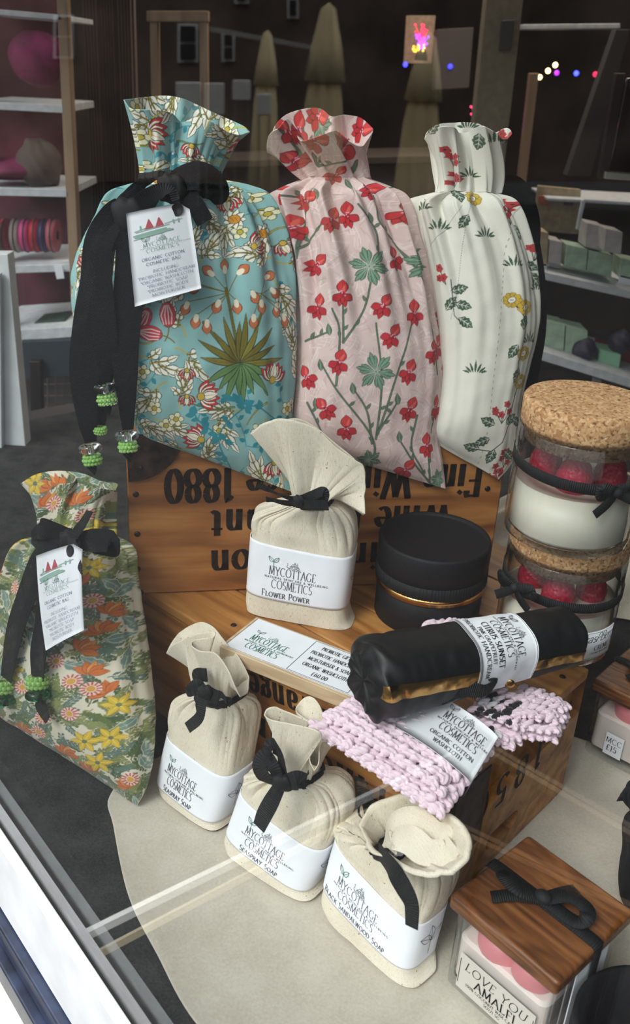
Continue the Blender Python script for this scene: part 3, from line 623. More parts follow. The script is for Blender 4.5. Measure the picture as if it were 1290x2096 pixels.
# ------------------------------------------------------------------ cloth bags
def cre(K, v):
    K = np.asarray(K, float); v = np.clip(np.asarray(v, float), 0, len(K)-1-1e-6); i = v.astype(int); u = (v-i)[..., None]
    Q = np.vstack([2*K[0]-K[1], K, 2*K[-1]-K[-2]]); a, b, c, d = Q[i], Q[i+1], Q[i+2], Q[i+3]
    return .5*((2*b)+(-a+c)*u+(2*a-5*b+4*c-d)*u**2+(-a+3*b-3*c+d)*u**3)
class Loft:
    """closed cloth body lofted through rows (left px, left py, right px, right py, thickness, fold height)"""
    def __init__(s, fr, rows, p=2.6, front=False, nf=9, seed=1, wr=.0012, clamp=None, d0=0.0):
        s.fr, s.rows, s.p, s.front, s.nf, s.seed, s.wr, s.clamp = fr, np.array(rows, float), p, front, nf, seed, wr, clamp
        s.nh = fr.n*[1, 1, 0]; s.nh /= np.linalg.norm(s.nh)
        K = []
        for r in s.rows:
            L, R_ = fr.p(r[0], r[1], d0), fr.p(r[2], r[3], d0); K.append(np.concatenate([L, R_, [r[4], r[5] if len(r) > 5 else 0], r[:4]]))
        s.K = np.array(K)
    def xy(s, th):
        c, q = np.cos(th), np.sin(th); e = 2/s.p
        return np.sign(c)*np.abs(c)**e, np.sign(q)*np.abs(q)**e
    def at(s, v, x, y, off=0.0, disp=None):
        k = cre(s.K, v); L, R_, t = k[..., 0:3], k[..., 3:6], k[..., 6:7]
        n = s.nh if s.front else s.fr.n; mid = (L+R_)/2-(n*t/2 if s.front else 0); a = (R_-L)/2; la = np.linalg.norm(a, axis=-1, keepdims=True)+1e-9
        x_, y_ = np.asarray(x)[..., None], np.asarray(y)[..., None]
        P = mid+a*x_+n*(t/2)*y_
        gx = np.sign(x_)*np.abs(x_)**(s.p-1)/la; gy = np.sign(y_)*np.abs(y_)**(s.p-1)/(t/2+1e-6)
        nn = (a/la)*gx+n*gy; nn /= np.linalg.norm(nn, axis=-1, keepdims=True)+1e-9
        o = off if disp is None else (off+disp)[..., None]
        return P+nn*o, k
    def sharp(s, T, V):
        g = lambda f, ph: 1.0-2.2*np.abs(np.sin(f*T/2+ph+.18*np.sin(V*1.7+ph)))**.55
        return -.75*g(s.nf, s.seed)-.45*g(s.nf*2-1, s.seed*1.7)
    def front_fn(s, v0, v1, W, H):
        def f(u, y, off):
            x = np.clip(2*u/W, -1.2, 1.2); ax = np.minimum(np.abs(x), .999)
            return s.at((v0+v1)/2-(y/H)*(v1-v0), np.sign(x)*ax, (1-ax**s.p)**(1/s.p), .0011+off)[0]
        return f
    def thetas(s, nF, nB):
        th = np.linspace(PI, 0, 4000); x, y = s.xy(th); k = s.K[len(s.K)//2]; a = np.linalg.norm(k[3:6]-k[:3])/2; t = max(k[6]/2, 1e-3)
        L = np.concatenate([[0], np.cumsum(np.hypot(np.diff(x)*a, np.diff(y)*t))])
        f = np.interp(np.linspace(0, L[-1], nF, endpoint=False), L, th); b = np.interp(np.linspace(L[-1], 0, nB, endpoint=False), L, th)
        return np.concatenate([f, -b])
    def ring(s, th, v):
        x, y = s.xy(th); V, T = np.broadcast_to(v, th.shape), th
        fo = cre(s.K, V)[..., 7]*(s.sharp(T, V) if s.front else .5*np.clip(3.0-V, 0, 1)*s.sharp(T, V)+np.cos(s.nf*T+s.seed)+.5*np.cos((s.nf*1.7+.5)*T+2*s.seed)+.3*np.cos(s.nf*2.9*T))*.6
        return s.at(V, x, y, 0, fo)[0]
    def build(s, name, mat, parent, nv=160, nF=120, nB=60, canvas=None, cap=True):
        th = s.thetas(nF, nB); v = np.linspace(0, len(s.K)-1, nv); V, T = np.meshgrid(v, th, indexing='ij'); x, y = s.xy(T)
        k = cre(s.K, V); fo = k[..., 7]*(s.sharp(T, V) if s.front else .5*np.clip(3.0-V, 0, 1)*s.sharp(T, V)+np.cos(s.nf*T+s.seed+.25*np.sin(V*2.1))+.5*np.cos((s.nf*1.7+.5)*T+2*s.seed+.3*V)+.3*np.cos(s.nf*2.9*T+V*.4))*.6
        t0 = np.linspace(PI/2, -PI/2, 2000); ax0, ay0 = s.xy(t0); kk_ = s.K[len(s.K)//2]; rt_ = max(kk_[6]/2, 1e-3)/(np.linalg.norm(kk_[3:6]-kk_[:3])/2)
        AL = np.concatenate([[0], np.cumsum(np.hypot(np.diff(ax0), np.diff(ay0)*rt_))])
        Tm = np.where(T > PI/2, PI-T, np.where(T < -PI/2, -PI-T, T)); xa = np.interp(-Tm, -t0, AL)*np.where(np.abs(T) > PI/2, -1, 1)
        pxx = k[..., 8]+(xa+1)/2*(k[..., 10]-k[..., 8])
        if canvas is not None:
            lo_, hi_ = canvas.x0+2, canvas.x0+canvas.w/canvas.S-3; sp_ = hi_-lo_; q_ = np.mod(pxx-lo_, 2*sp_); pxx = lo_+np.where(q_ > sp_, 2*sp_-q_, q_)
        pyy = k[..., 9]+(x+1)/2*(k[..., 11]-k[..., 9])
        wrk = s.wr*noise2(pxx*.035+y*1.2, pyy*.03, s.seed, 8, 1.0)*np.clip(v/1.0, 0, 1)[:, None]
        P, _ = s.at(V, x, y, 0, fo+wrk)
        P = P.reshape(-1, 3)
        nC = len(th); Fc = grid(nv, nC, True)
        col = canvas.sample(pxx, pyy).reshape(-1, 3) if canvas is not None else None
        if cap:      # close the lower end with shrinking rings
            last = P[-nC:]; c = last.mean(0); ex = [c+(last-c)*f for f in (.9, .5, .02)]; P = np.vstack([P]+ex); Fc = np.vstack([Fc, grid(4, nC, True)+(nv-1)*nC])
            if col is not None: col = np.vstack([col]+[col[(nv-1)*nC:nv*nC]]*3)
        if s.clamp: P = s.clamp(P)
        s.th = th
        return mesh(name, P, Fc[:, ::-1], mat, parent, col=col)
def ruffle(name, loft, front, back, mat, parent, nr=60, n=None, amp=.004, npl=9, seed=0, canvas=None, lift=.35, mid=None, th=None, curl=0):
    """single sheet of gathered cloth from the tied neck ring up to an open rim"""
    th = loft.thetas(n or 160, n or 160) if th is None else th
    ring = loft.ring(th, 0.0); m = len(th)//2
    f = crom(front, m+1); b = crom([front[-1]]+list(back)+[front[0]], len(th)-m+1); rim = np.vstack([f[:-1], b[:-1]])
    RP = np.array([loft.fr.p(q[0], q[1], q[2]) for q in rim]); c0 = ring.mean(0); up = (RP.mean(0)-c0)*lift
    k = loft.K[0]; x, y = loft.xy(th); npx = np.stack([k[8]+(x+1)/2*(k[10]-k[8]), k[9]+(x+1)/2*(k[11]-k[9])], -1)
    t = np.linspace(0, 1, nr)[:, None, None]; P1 = ring+up
    P = (1-t)**2*ring+2*t*(1-t)*P1+t*t*RP
    rad = P-P.mean(1, keepdims=True); rad -= up/np.linalg.norm(up)*np.sum(rad*(up/np.linalg.norm(up)), -1, keepdims=True); rad /= np.linalg.norm(rad, axis=-1, keepdims=True)+1e-9
    T = th[None, :]; tt = t[..., 0]
    pl = (np.cos(npl*T+seed+tt*.8)+.55*np.cos((npl*1.6)*T+2*seed)+.35*np.cos(npl*2.7*T-seed))*.55
    P = P+rad*(amp*np.sin(PI*np.clip(tt*.85+.12, 0, 1))**.8*pl)[..., None]
    col = None
    if canvas is not None:
        px = (1-tt)*npx[None, :, 0]+tt*rim[None, :, 0]; py = (1-tt)*npx[None, :, 1]+tt*rim[None, :, 1]; col = canvas.sample(px, py).reshape(-1, 3)
    if curl:   # rolled-over hem
        hem = P[-1]; prev = P[-4]; dr = hem-prev; dr /= np.linalg.norm(dr, axis=1)[:, None]+1e-9; out = rad[-1]
        ex = [hem+out*curl*.5+dr*curl*.5, hem+out*curl*1.2+dr*curl*.3, hem+out*curl*1.5-dr*curl*.6]
        P = np.concatenate([P, np.array(ex)], 0); nr += 3
        if col is not None: col = np.vstack([col]+[col[-len(th):]]*3)
    o = mesh(name, P.reshape(-1, 3), grid(nr, len(th), True), mat, parent, col=col)
    so = o.modifiers.new('thickness', 'SOLIDIFY'); so.thickness = .0007; so.offset = 0
    return o
def ribbon(name, pts, width, fr, parent, twist=None, thick=.0007, n=None, mat=None, label=None):
    """woven ribbon along (px, py, depth) points; width in metres; twist in degrees per point"""
    P3 = np.array([fr.p(*q) for q in pts]); n = n or max(24, len(pts)*9)
    tw = np.zeros(len(pts)) if twist is None else np.array(twist, float); wd = np.full(len(pts), width) if np.isscalar(width) else np.array(width, float)
    K = crom(np.column_stack([P3, tw, wd]), n); P, tw, wd = K[:, :3], np.radians(K[:, 3]), K[:, 4]
    T = np.gradient(P, axis=0); T /= np.linalg.norm(T, axis=1)[:, None]+1e-12
    N0 = fr.n-T*(T@fr.n)[:, None]; N0 /= np.linalg.norm(N0, axis=1)[:, None]+1e-9; B = np.cross(T, N0)
    Wd = B*np.cos(tw)[:, None]+N0*np.sin(tw)[:, None]; Nn = np.cross(Wd, T)
    s = np.concatenate([[0], np.cumsum(np.linalg.norm(np.diff(P, axis=0), axis=1))])
    cs = [(-1, .5), (-.5, .5), (0, .5), (.5, .5), (1, .5), (1, -.5), (.5, -.5), (0, -.5), (-.5, -.5), (-1, -.5)]
    V = np.stack([P+Wd*(a*wd/2)[:, None]+Nn*(b*thick) for a, b in cs], 1); k = len(cs)
    Fc = [tuple(f) for f in grid(n, k, True)]+[tuple(range(k)), tuple(range((n-1)*k, n*k))[::-1]]
    o = mesh(name, V.reshape(-1, 3), Fc, mat or M['ribbon'], parent, smooth=False, label=label)
    a = o.data.attributes.new('rib', 'FLOAT', 'POINT'); a.data.foreach_set('value', np.repeat(s, k))
    return o
def knot(fr, px, py, d, r, parent, name='knot'):
    c = fr.p(px, py, d); mb = MB(); n = 12
    th = np.linspace(0, PI, n); ph = np.linspace(0, 2*PI, 2*n, endpoint=False)
    V = np.stack([np.outer(np.sin(th)**.6, np.cos(ph)), np.outer(np.sin(th)**.6, np.sin(ph)), np.repeat(np.cos(th)[:, None], 2*n, 1)], -1).reshape(-1, 3)
    V *= (1+.08*np.sin(V[:, 0]*9+V[:, 2]*5))[:, None]; V = V*[r, r*.6, r*.9]+c
    return mesh(name, V, grid(n, 2*n, True), M['ribbon'], parent)
def wraparound(loft, v, w, parent, off=.002, name='ribbon'):
    th = np.linspace(PI, -PI, 96, endpoint=False); R0 = loft.ring(th, v); c = R0.mean(0)
    out = R0-c; out /= np.linalg.norm(out, axis=1)[:, None]; ax = np.array([0, 0, 1.0])
    P = c+out*(np.linalg.norm(R0-c, axis=1).mean()*.35+np.linalg.norm(R0-c, axis=1)*.65)[:, None]+out*off
    V = np.stack([P-ax*w/2, P+out*.0012, P+ax*w/2, P+ax*w/2-out*.001, P-ax*w/2-out*.001], 0)
    o = mesh(name, V.reshape(-1, 3), np.vstack([grid(5, 96, True), [[4*96+i, 4*96+(i+1) % 96, (i+1) % 96, i] for i in range(96)]]), M['ribbon'], parent)
    a = o.data.attributes.new('rib', 'FLOAT', 'POINT'); a.data.foreach_set('value', np.tile(np.arange(96)*.0008, 5)); return o

# --- crates
H1, H2 = .14, .302
def crate_frame(o, ax, ay):   # local x along the front, y into the depth
    a = math.atan2(ax[1], ax[0]); return a
UF = np.array([.98, .19, 0]); UF /= np.linalg.norm(UF); UN = np.array([UF[1], -UF[0], 0])   # upper crate's front direction and outward normal
UO = np.array([-.167, .745, H1])
def clamp_upper(P):
    P = P.copy(); dd = (P-UO)@UN; m = (P[:, 2] < H2+.002) & (dd < .0035) & (dd > -.12)
    P[m] += UN*(.0035-dd[m])[:, None]*np.clip((H2+.002-P[m][:, 2])/.006, 0, 1)[:, None]; return P
def clamp_lift(z):
    def f(P): P = P.copy(); P[:, 2] = np.maximum(P[:, 2], z); return P
    return f

def decal_plane(o, ux, uy, n):
    o, ux, uy, n = map(lambda q: np.array(q, float), (o, ux, uy, n))
    return lambda u, y, off: o+np.outer(u, ux)+np.outer(y, uy)+n*(off)
# upper crate: local x 0..W along the front, y 0..D backwards, z 0..h
UW, UD, UH = .350, .185, H2-H1
ang = math.atan2(UF[1], UF[0])
uc = thing('wooden_crate', UO, 'upper honey-brown wine crate with upside-down black lettering under the three tall bags', 'crate', ang)
b = MB(); b.box(0, UW, .006, UD, 0, UH); b.build('body', M['crate'], uc, world=False, bevel=.003)
b = MB(); b.box(-.0005, UW+.0005, 0, .010, .0005, UH-.0005)
fpan = b.build('front_board', M['crate'], uc, world=False, bevel=.002)
ik = Ink()
def px2local(px, py, inv, y=0):
    return None
invU = ROOT[uc]
def upos(px, py):    # pixel to position on the crate's front
    r = ray(px, py); t = UN.dot(UO-CAM)/UN.dot(r); p = invU @ np.append(CAM+r*t, 1); return p[0], p[2]
def stencil(ink, pos, txt, A, B, h, wt=.2, con=.38, depth=None):
    """upside-down stencil: text runs from pixel A (right end, its start) to pixel B; baseline uppermost"""
    (xa, za), (xb, zb) = pos(*A), pos(*B)
    W0 = sum((GL.get(c, GL[' '])[0]+.10) for c in txt)
    L = math.hypot(xb-xa, zb-za); xs = L/(W0*h)
    sub = Ink(); sub.text(txt, 0, 0, h, wt, con, align='l', track=.10, xs=xs)
    d = np.array([xb-xa, zb-za])/L; up = np.array([-d[1], d[0]])     # d points left, so up points down
    for P, w_, c_ in sub.st: ink.st.append((np.outer(P[:, 0], d)+np.outer(P[:, 1], up)+[xa, za], w_, c_))
hU = abs(upos(390, 962)[1]-upos(390, 1027)[1])
stencil(ik, upos, 'Fine Wine Since 1880', (988, 952), (333, 963), hU)
stencil(ik, upos, 'Wine Merchant', (925, 1036), (426, 1046), hU*.95)
stencil(ik, upos, 'in London', (775, 1112), (424, 1130), hU*.95)
ik.build('lettering', M['brand'], lambda u, y, off: np.column_stack([u, np.full_like(u, -off-.0001), y]) @ np.array([[math.cos(ang), math.sin(ang), 0], [-math.sin(ang), math.cos(ang), 0], [0, 0, 1]])+UO, uc)
def nails(parent, pts, fr_n, r=.0028):
    for p in pts:
        p = np.array(p, float); n = np.array(fr_n, float); mb = MB(); q = np.linspace(0, 2*PI, 12, endpoint=False)
        a = np.cross(n, [0, 0, 1.0]) if abs(n[2]) < .9 else np.array([1.0, 0, 0]); a /= np.linalg.norm(a); bb = np.cross(n, a)
        V = [p+n*h+(a*math.cos(t)+bb*math.sin(t))*rr for rr, h in ((r, -.001), (r, .0004), (r*.7, .0011)) for t in q]+[p+n*.0012]
        mb.add(V, [tuple(f) for f in grid(3, 12, True)]+[(24+i, 24+(i+1) % 12, 36) for i in range(12)]).build('nail', M['nail'], parent, smooth=True, world=False)
nails(uc, [(x, 0, z) for x, z in [upos(*q) for q in ((278, 1012), (281, 1093), (288, 1212), (998, 1000), (1000, 950), (282, 1165))]], (0, -1, 0))
# iron corner plates of the upper crate
def corner_plate(parent, cx, cz, r, a0, a1, sign=1):
    t = np.radians(np.linspace(a0, a1, 24)); V = []
    for yy in (-.0022, .0005):
        V += [(cx, yy, cz)]+[(cx+r*math.cos(q)*1.1, yy, cz+r*math.sin(q)) for q in t]
    n = 25; F_ = [tuple(range(n)), tuple(range(n, 2*n))[::-1]]+[(i, i+1, n+i+1, n+i) for i in range(n-1)]
    o = MB().add(V, F_).build('corner_plate', M['rust'], parent, world=False, bevel=.0008)
    return o
corner_plate(uc, 0, UH, .044, -88, 0)
nails(uc, [(x, -.0022, z) for x, z in ((.012, UH-.012), (.034, UH-.010), (.012, UH-.032))], (0, -1, 0), .0022)
corner_plate(uc, UW, UH, .040, 180, 268)
# lower crate
c0 = np.array([.115, .520, 0]); LE = np.array([.655, .756, 0]); LE /= np.linalg.norm(LE); LFd = np.array([-LE[1], LE[0], 0])   # side and front(leftwards) directions
LW, LD = .368, .198
LO = c0+LFd*LW; ang2 = math.atan2(-LFd[1], -LFd[0])
lc = thing('wooden_crate', LO, 'lower golden wooden crate standing on the cream cloth with 1850 stencilled on its side', 'crate', ang2)
invL = ROOT[lc]
b = MB(); b.box(.0102, LW-.0102, .0102, LD-.0002, .0035, H1-.0106); b.build('body', M['crate2'], lc, world=False)
b = MB(); b.box(0, LW, 0, .010, .0035, H1-.0105); b.build('front_board', M['crate2'], lc, world=False, bevel=.002)
b = MB(); b.box(0, .010, .0105, LD, .0035, H1-.0105); b.build('end_board', M['crate2'], lc, world=False, bevel=.002)
# right end board with its hand hole
eb = MB(); y0, y1, z0, z1, hx0, hx1, hy0, hy1 = .0105, LD, .0035, H1-.0105, LW-.010, LW, .062, .112
hz0, hz1 = .022, .040
q = np.radians(np.linspace(-90, 90, 8)); hole = [(hy1-.009+.009*math.cos(a), (hz0+hz1)/2+.009*math.sin(a)) for a in q]+[(hy0+.009-.009*math.cos(a), (hz0+hz1)/2-.009*math.sin(a)) for a in q]
outer = []
for (yy, zz) in hole:   # matching points on the board's outline
    dy, dz = yy-(hy0+hy1)/2, zz-(hz0+hz1)/2; k = min(((y1-(hy0+hy1)/2) if dy > 0 else ((hy0+hy1)/2-y0))/max(abs(dy), 1e-6), ((z1-(hz0+hz1)/2) if dz > 0 else ((hz0+hz1)/2-z0))/max(abs(dz), 1e-6))
    outer.append(((hy0+hy1)/2+dy*k, (hz0+hz1)/2+dz*k))
nh = len(hole); V = [(xx, yy, zz) for xx in (hx1, hx0) for ring_ in (hole, outer) for yy, zz in ring_]
Fq = []
for i in range(nh):
    j = (i+1) % nh; Fq += [(i, j, nh+j, nh+i), (2*nh+i, 3*nh+i, 3*nh+j, 2*nh+j), (i, 2*nh+i, 2*nh+j, j), (nh+i, nh+j, 3*nh+j, 3*nh+i)]
crn = [(y0, z0), (y1, z0), (y1, z1), (y0, z1)]
eb.add(V, Fq)
for (yy, zz) in crn:   # fill the corners left by the radial match
    i = min(range(nh), key=lambda i: (outer[i][0]-yy)**2+(outer[i][1]-zz)**2)
    best = sorted(range(nh), key=lambda i: (outer[i][0]-yy)**2+(outer[i][1]-zz)**2)
    a = next(k for k in best if abs(outer[k][0]-yy) < 1e-6); bb = next((k for k in best if abs(outer[k][1]-zz) < 1e-6), a)
    eb.add([(hx1, *outer[a]), (hx1, yy, zz), (hx1, *outer[bb]), (hx0, *outer[a]), (hx0, yy, zz), (hx0, *outer[bb])], [(0, 1, 2), (3, 5, 4), (0, 3, 4, 1), (1, 4, 5, 2)])
eb.build('end_board', M['crate2'], lc, world=False)
for k in range(3):
    y0_, y1_ = -.001+k*(LD+.002)/3, -.001+(k+1)*(LD+.002)/3-.0012
    b = MB(); b.box(-.001, LW+.001, y0_, y1_, H1-.0105, H1); b.build('lid_board', M['crate2'], lc, world=False, bevel=.0018)
def lposF(px, py):
    n = -LE; r = ray(px, py); t = n.dot(c0-CAM)/n.dot(r); p = invL @ np.append(CAM+r*t, 1); return p[0], p[2]
def lposR(px, py):
    n = -LFd; r = ray(px, py); t = n.dot(c0-CAM)/n.dot(r); p = invL @ np.append(CAM+r*t, 1); return p[1], p[2]
RL = np.linalg.inv(invL)
def loc2w(A): return A @ RL[:3, :3].T+RL[:3, 3]
ik = Ink(); hL = .026
stencil(ik, lposF, 'Orange', (672, 1448), (505, 1374), hL); stencil(ik, lposF, 'Fine Park', (790, 1620), (482, 1440), hL*1.05); stencil(ik, lposF, 'Select', (700, 1660), (470, 1545), hL)
ik.build('lettering', M['brand'], lambda u, y, off: loc2w(np.column_stack([u, np.full_like(u, -off-.0001), y])), lc)
ik = Ink()
sub = Ink(); sub.text('EST.', 0, 0, .022, .15, .38, align='l', track=.05)
for P, w_, c_ in sub.st: ik.st.append((np.column_stack([.176-P[:, 0], .117-P[:, 1]]), w_, c_))
sub = Ink(); sub.text('1850', 0, 0, .030, .17, .38, align='l', track=.42)
for P, w_, c_ in sub.st: ik.st.append((np.column_stack([.135-P[:, 0], .100-P[:, 1]]), w_, c_))
ik.build('lettering', M['brand'], lambda u, y, off: loc2w(np.column_stack([np.full_like(u, LW+off+.0001), u, y])), lc)
b = MB(); b.box(LW-.03, LW+.0012, -.0012, .034, .055, H1-.012); 
q = [(LW+.0012, .0), (LW+.0012, .036)]
pl = MB(); pl.box(LW, LW+.0015, -.0015, .046, .050, H1-.013); pl.box(LW-.030, LW+.0015, -.0015, 0, .030, H1-.013)
pl.build('corner_plate', M['rust'], lc, world=False, bevel=.001)
nails(lc, [(.02, .02, H1), (.11, .02, H1), (.20, .145, H1), (.30, .03, H1), (LW-.012, .10, H1), (LW-.01, .17, H1), (LW-.03, .185, H1), (.105, .09, H1)], (0, 0, 1))
# riser crate behind the lower one, carrying the back of the upper crate and the jars
rc = thing('wooden_crate', c0+LE*(LD+.004)+LFd*LW, 'plain golden crate behind the lower crate, beneath the stacked jars and upper crate', 'crate', ang2)
b = MB(); b.box(0.02, LW-.057, 0, .138, .0035, H1-.0115); b.build('body', M['crate2'], rc, world=False, bevel=.002)
for k in range(2): MB().box(0.018, LW-.055, .070*k, .070*k+.0685, H1-.0110, H1).build('lid_board', M['crate2'], rc, world=False, bevel=.0018)

# --- cloth under the crates
edge = [(225, 1628), (232, 1690), (262, 1830), (320, 1950), (415, 2110), (640, 2300), (1000, 2360), (1500, 2300), (1600, 1900), (1500, 1640), (1300, 1560), (1150, 1500), (900, 1450), (500, 1500), (300, 1560)]
E3 = np.array([PZ(x, y, .0012) for x, y in edge]); cc = E3.mean(0); Ed = crom(E3, 220, True); gt = [t for t in Ed]
ins = (Ed@GN) < G0+.008; Ed[ins] += GN*((G0+.008)-(Ed[ins]@GN))[:, None]
nr = 60; V = []
for k in range(nr):
    q = k/(nr-1); Rr = cc+(Ed-cc)*(1-(1-q)**1.2 if q < 1 else 1); Rr[:, 2] = .0012+.0022*np.clip(noise2(Rr[:, 0]*28, Rr[:, 1]*28, 3, 6), 0, 2)*q*(1.0 if q < .98 else 0.2); V.append(Rr)
o = mesh('canvas_cloth', np.array(V).reshape(-1, 3), [tuple(f) for f in grid(nr, 220, True)], M['canvas'])
props(o, 'cream canvas cloth spread under the crates and soap pouches', 'cloth')
so = o.modifiers.new('thickness', 'SOLIDIFY'); so.thickness = .0008; so.offset = 1

# ------------------------------------------------------------------ tall printed bags
def tag_decal(parent, fr, quad, lines='', mat=None):
    """swing tag hanging on the bag: quad = four corners in px TL TR BR BL + depth"""
    C4 = [fr.p(*q) for q in quad]; tl, tr_, br_, bl_ = C4; nU, nV = 14, 20
    U, Vv = np.meshgrid(np.linspace(0, 1, nU), np.linspace(0, 1, nV)); W = np.linalg.norm(tr_-tl); H = np.linalg.norm(bl_-tl); cut = .16
    def S(u, v, off=0.0):
        u = np.asarray(u)[..., None]; v = np.asarray(v)[..., None]
        P = tl*(1-u)*(1-v)+tr_*u*(1-v)+br_*u*v+bl_*(1-u)*v
        return P+fr.n*(off+.004*np.sin(PI*u)*(1-.4*v)+.0015*np.sin(3*v))
    v0 = np.where(U > 1-cut, (U-(1-cut))/cut*.09, 0); Vq = v0+(1-v0)*Vv
    A, B = S(U, Vq, 0), S(U, Vq, -.0006); n = nU*nV; g = grid(nV, nU)
    bd = [i for i in range(nU)]+[nU*(k+1)-1 for k in range(1, nV)]+[n-1-i for i in range(1, nU)]+[nU*k for k in range(nV-2, 0, -1)]
    sides = [[bd[i], bd[(i+1) % len(bd)], n+bd[(i+1) % len(bd)], n+bd[i]] for i in range(len(bd))]
    t = mesh('gift_tag', np.vstack([A.reshape(-1, 3), B.reshape(-1, 3)]), np.vstack([g, g[:, ::-1]+n, sides]), M['paper'], parent)
    fn = lambda u, y, off: S(u/W+.5, .5-y/H, off+.0002)
    g_, k_, r_, l_ = Ink(), Ink(), Ink(), Ink(); h = H*.042
    k_.text('ORGANIC COTTON', 0, -.045*H, h*.75, .15, .5, track=.14, fit=W*.66); k_.text('COSMETIC BAG', 0, -.10*H, h*.75, .15, .5, track=.14, fit=W*.54)
    for i, (q, fw) in enumerate((('INCLUDING', .4), ('*PROBIOTIC HANDCREAM', .88), ('*ORGANIC WASHCLOTH', .80), ('*PROBIOTIC SOAP', .62), ('*PROBIOTIC BODY', .62), ('MOISTURISER', .5))): k_.text(q, .02*W, -.185*H-i*.052*H, h*.72, .11, .5, track=.1, fit=W*fw)
    logo(g_, g_, 0, .10*H, h, .10, 'NATURAL SKINCARE & HOMEWARE', W=.58*W)
    for sx in (-.16, .0): 
        for q in np.linspace(-1, 1, 9): r_.stroke([(sx*W+q*W*.055, .30*H), (sx*W, .385*H)], W*.018)
    r_.stroke([(-.24*W, .295*H), (.05*W, .295*H)], W*.01)
    for q, (y_, x0_, x1_) in enumerate(((.285, -.4, -.2), (.275, -.38, .15), (.24, -.42, .1), (.225, -.4, .16), (.215, -.36, .2), (.20, -.42, .05), (.31, .08, .36))):
        l_.stroke([(x0_*W, y_*H), ((x0_+x1_)/2*W, (y_+.012)*H), (x1_*W, (y_+.02)*H)], W*(.022 if q in (2, 3, 4) else .01))
    for x_ in (-.3, .22, .3): l_.stroke([(x_*W, .30*H), (x_*W, .335*H)], W*.025)
    g_.build('logo', M['inkg'], fn, t); k_.build('lettering', M['inks'], fn, t); r_.build('red_roofs', M['inkr'], fn, t); l_.build('landscape', M['inkl'], fn, t)
    hp = S(.80, .07, .0006); q = np.linspace(0, 2*PI, 20, endpoint=False); ux = (tr_-tl)/W; uy = (tl-bl_)/H
    mesh('eyelet', [hp+(ux*math.cos(a)+uy*math.sin(a))*.0048 for a in q]+[hp+(ux*math.cos(a)+uy*math.sin(a))*.0048-fr.n*.001 for a in q], [tuple(range(20)), tuple(range(20, 40))[::-1]]+[(i, (i+1) % 20, 20+(i+1) % 20, 20+i) for i in range(20)], M['black'], t)
    return t
green_gem = glassy('green_rhinestone', (168, 222, 120), .05); green_gem.node_tree.nodes['Principled BSDF'].inputs['Transmission Weight'].default_value = .35
green_gem.node_tree.nodes['Principled BSDF'].inputs['Specular IOR Level'].default_value = 1
emer = glassy('emerald_glass', (20, 130, 70), .03); clear = glassy('clear_glass', (245, 250, 250), .0, 1.5)
def gem_bead(parent, c, r, ax):
    mb = MB(); ax = np.array(ax)/np.linalg.norm(ax); a = np.cross(ax, [0, 1, .01]); a /= np.linalg.norm(a); b_ = np.cross(ax, a)
    for row in range(3):
        for k in range(14):
            t = 2*PI*(k+.5*(row % 2))/14; h = (row-1)*r*.42; rr = r*(1.0 if row == 1 else .88)
            p = c+ax*h+(a*math.cos(t)+b_*math.sin(t))*rr; mb.sph(p, r*.22, 5)
    prof = [(r*.5, -.6*r), (r*.85, -.55*r), (r*.97, 0), (r*.85, .55*r), (r*.5, .6*r)]; V = []
    for rr, h in prof:
        for k in range(20): t = 2*PI*k/20; V.append(c+ax*h+(a*math.cos(t)+b_*math.sin(t))*rr)
    mb.add(V, [tuple(f) for f in grid(5, 20, True)])
    return mb.build('rhinestone_bead', green_gem, parent)
def ring_bead(parent, c, R0, r0, ax, mat, name):
    ax = np.array(ax)/np.linalg.norm(ax); a = np.cross(ax, [0, 1, .01]); a /= np.linalg.norm(a); b_ = np.cross(ax, a); V = []
    for i in range(16):
        p = 2*PI*i/16
        for k in range(24):
            t = 2*PI*k/24; rr = R0+r0*math.cos(p); V.append(c+ax*r0*1.0*math.sin(p)+(a*math.cos(t)+b_*math.sin(t))*rr)
    g = grid(17, 24, True) % (16*24)
    return mesh(name, V, g, mat, parent)

nT = (UN+np.array([0, 0, .22])); 
C_ = paint_teal()
o1 = PZ(285, 885, .299)+UN*.010; f1 = Fr(o1, nT)
bag1 = thing('cosmetic_bag', PZ(430, 930, H2)*[1, 1, 1], 'tall teal floral drawstring bag with white swing tag and beaded black ribbons', 'bag')
L1 = Loft(f1, [(300, 372, 434, 368, .040, .0035), (272, 384, 492, 384, .060, .0085), (232, 404, 536, 408, .072, .009), (190, 460, 575, 468, .086, .0075), (156, 530, 598, 548, .094, .005), (144, 600, 606, 625, .098, .0022), (156, 680, 607, 712, .095, .0014), (190, 755, 603, 800, .085, .001), (240, 820, 597, 880, .066, .0008), (266, 856, 596, 950, .045, .0008), (280, 878, 600, 992, .022, .0005), (284, 886, 602, 1008, .006, 0)],
          p=2.3, nf=11, seed=2, wr=.0022, clamp=clamp_upper)
L1.build('body', M['print'], bag1, nv=760, nF=430, nB=90, canvas=C_)
ruffle('ruffle', L1, [(253, 204, .008), (268, 222, .022), (290, 224, .036), (325, 226, .036), (352, 232, .030), (372, 250, .020), (402, 240, .030), (436, 250, .038), (466, 270, .030), (492, 276, .018), (512, 270, .002)],
       [(498, 258, -.014), (470, 245, -.03), (436, 230, -.026), (400, 213, -.032), (372, 201, -.022), (338, 196, -.030), (296, 199, -.022)], M['print'], bag1, nr=190, n=300, amp=.0035, npl=8, seed=1, canvas=C_, lift=.3)
wraparound(L1, .1, .012, bag1, .004)
k1 = bag1
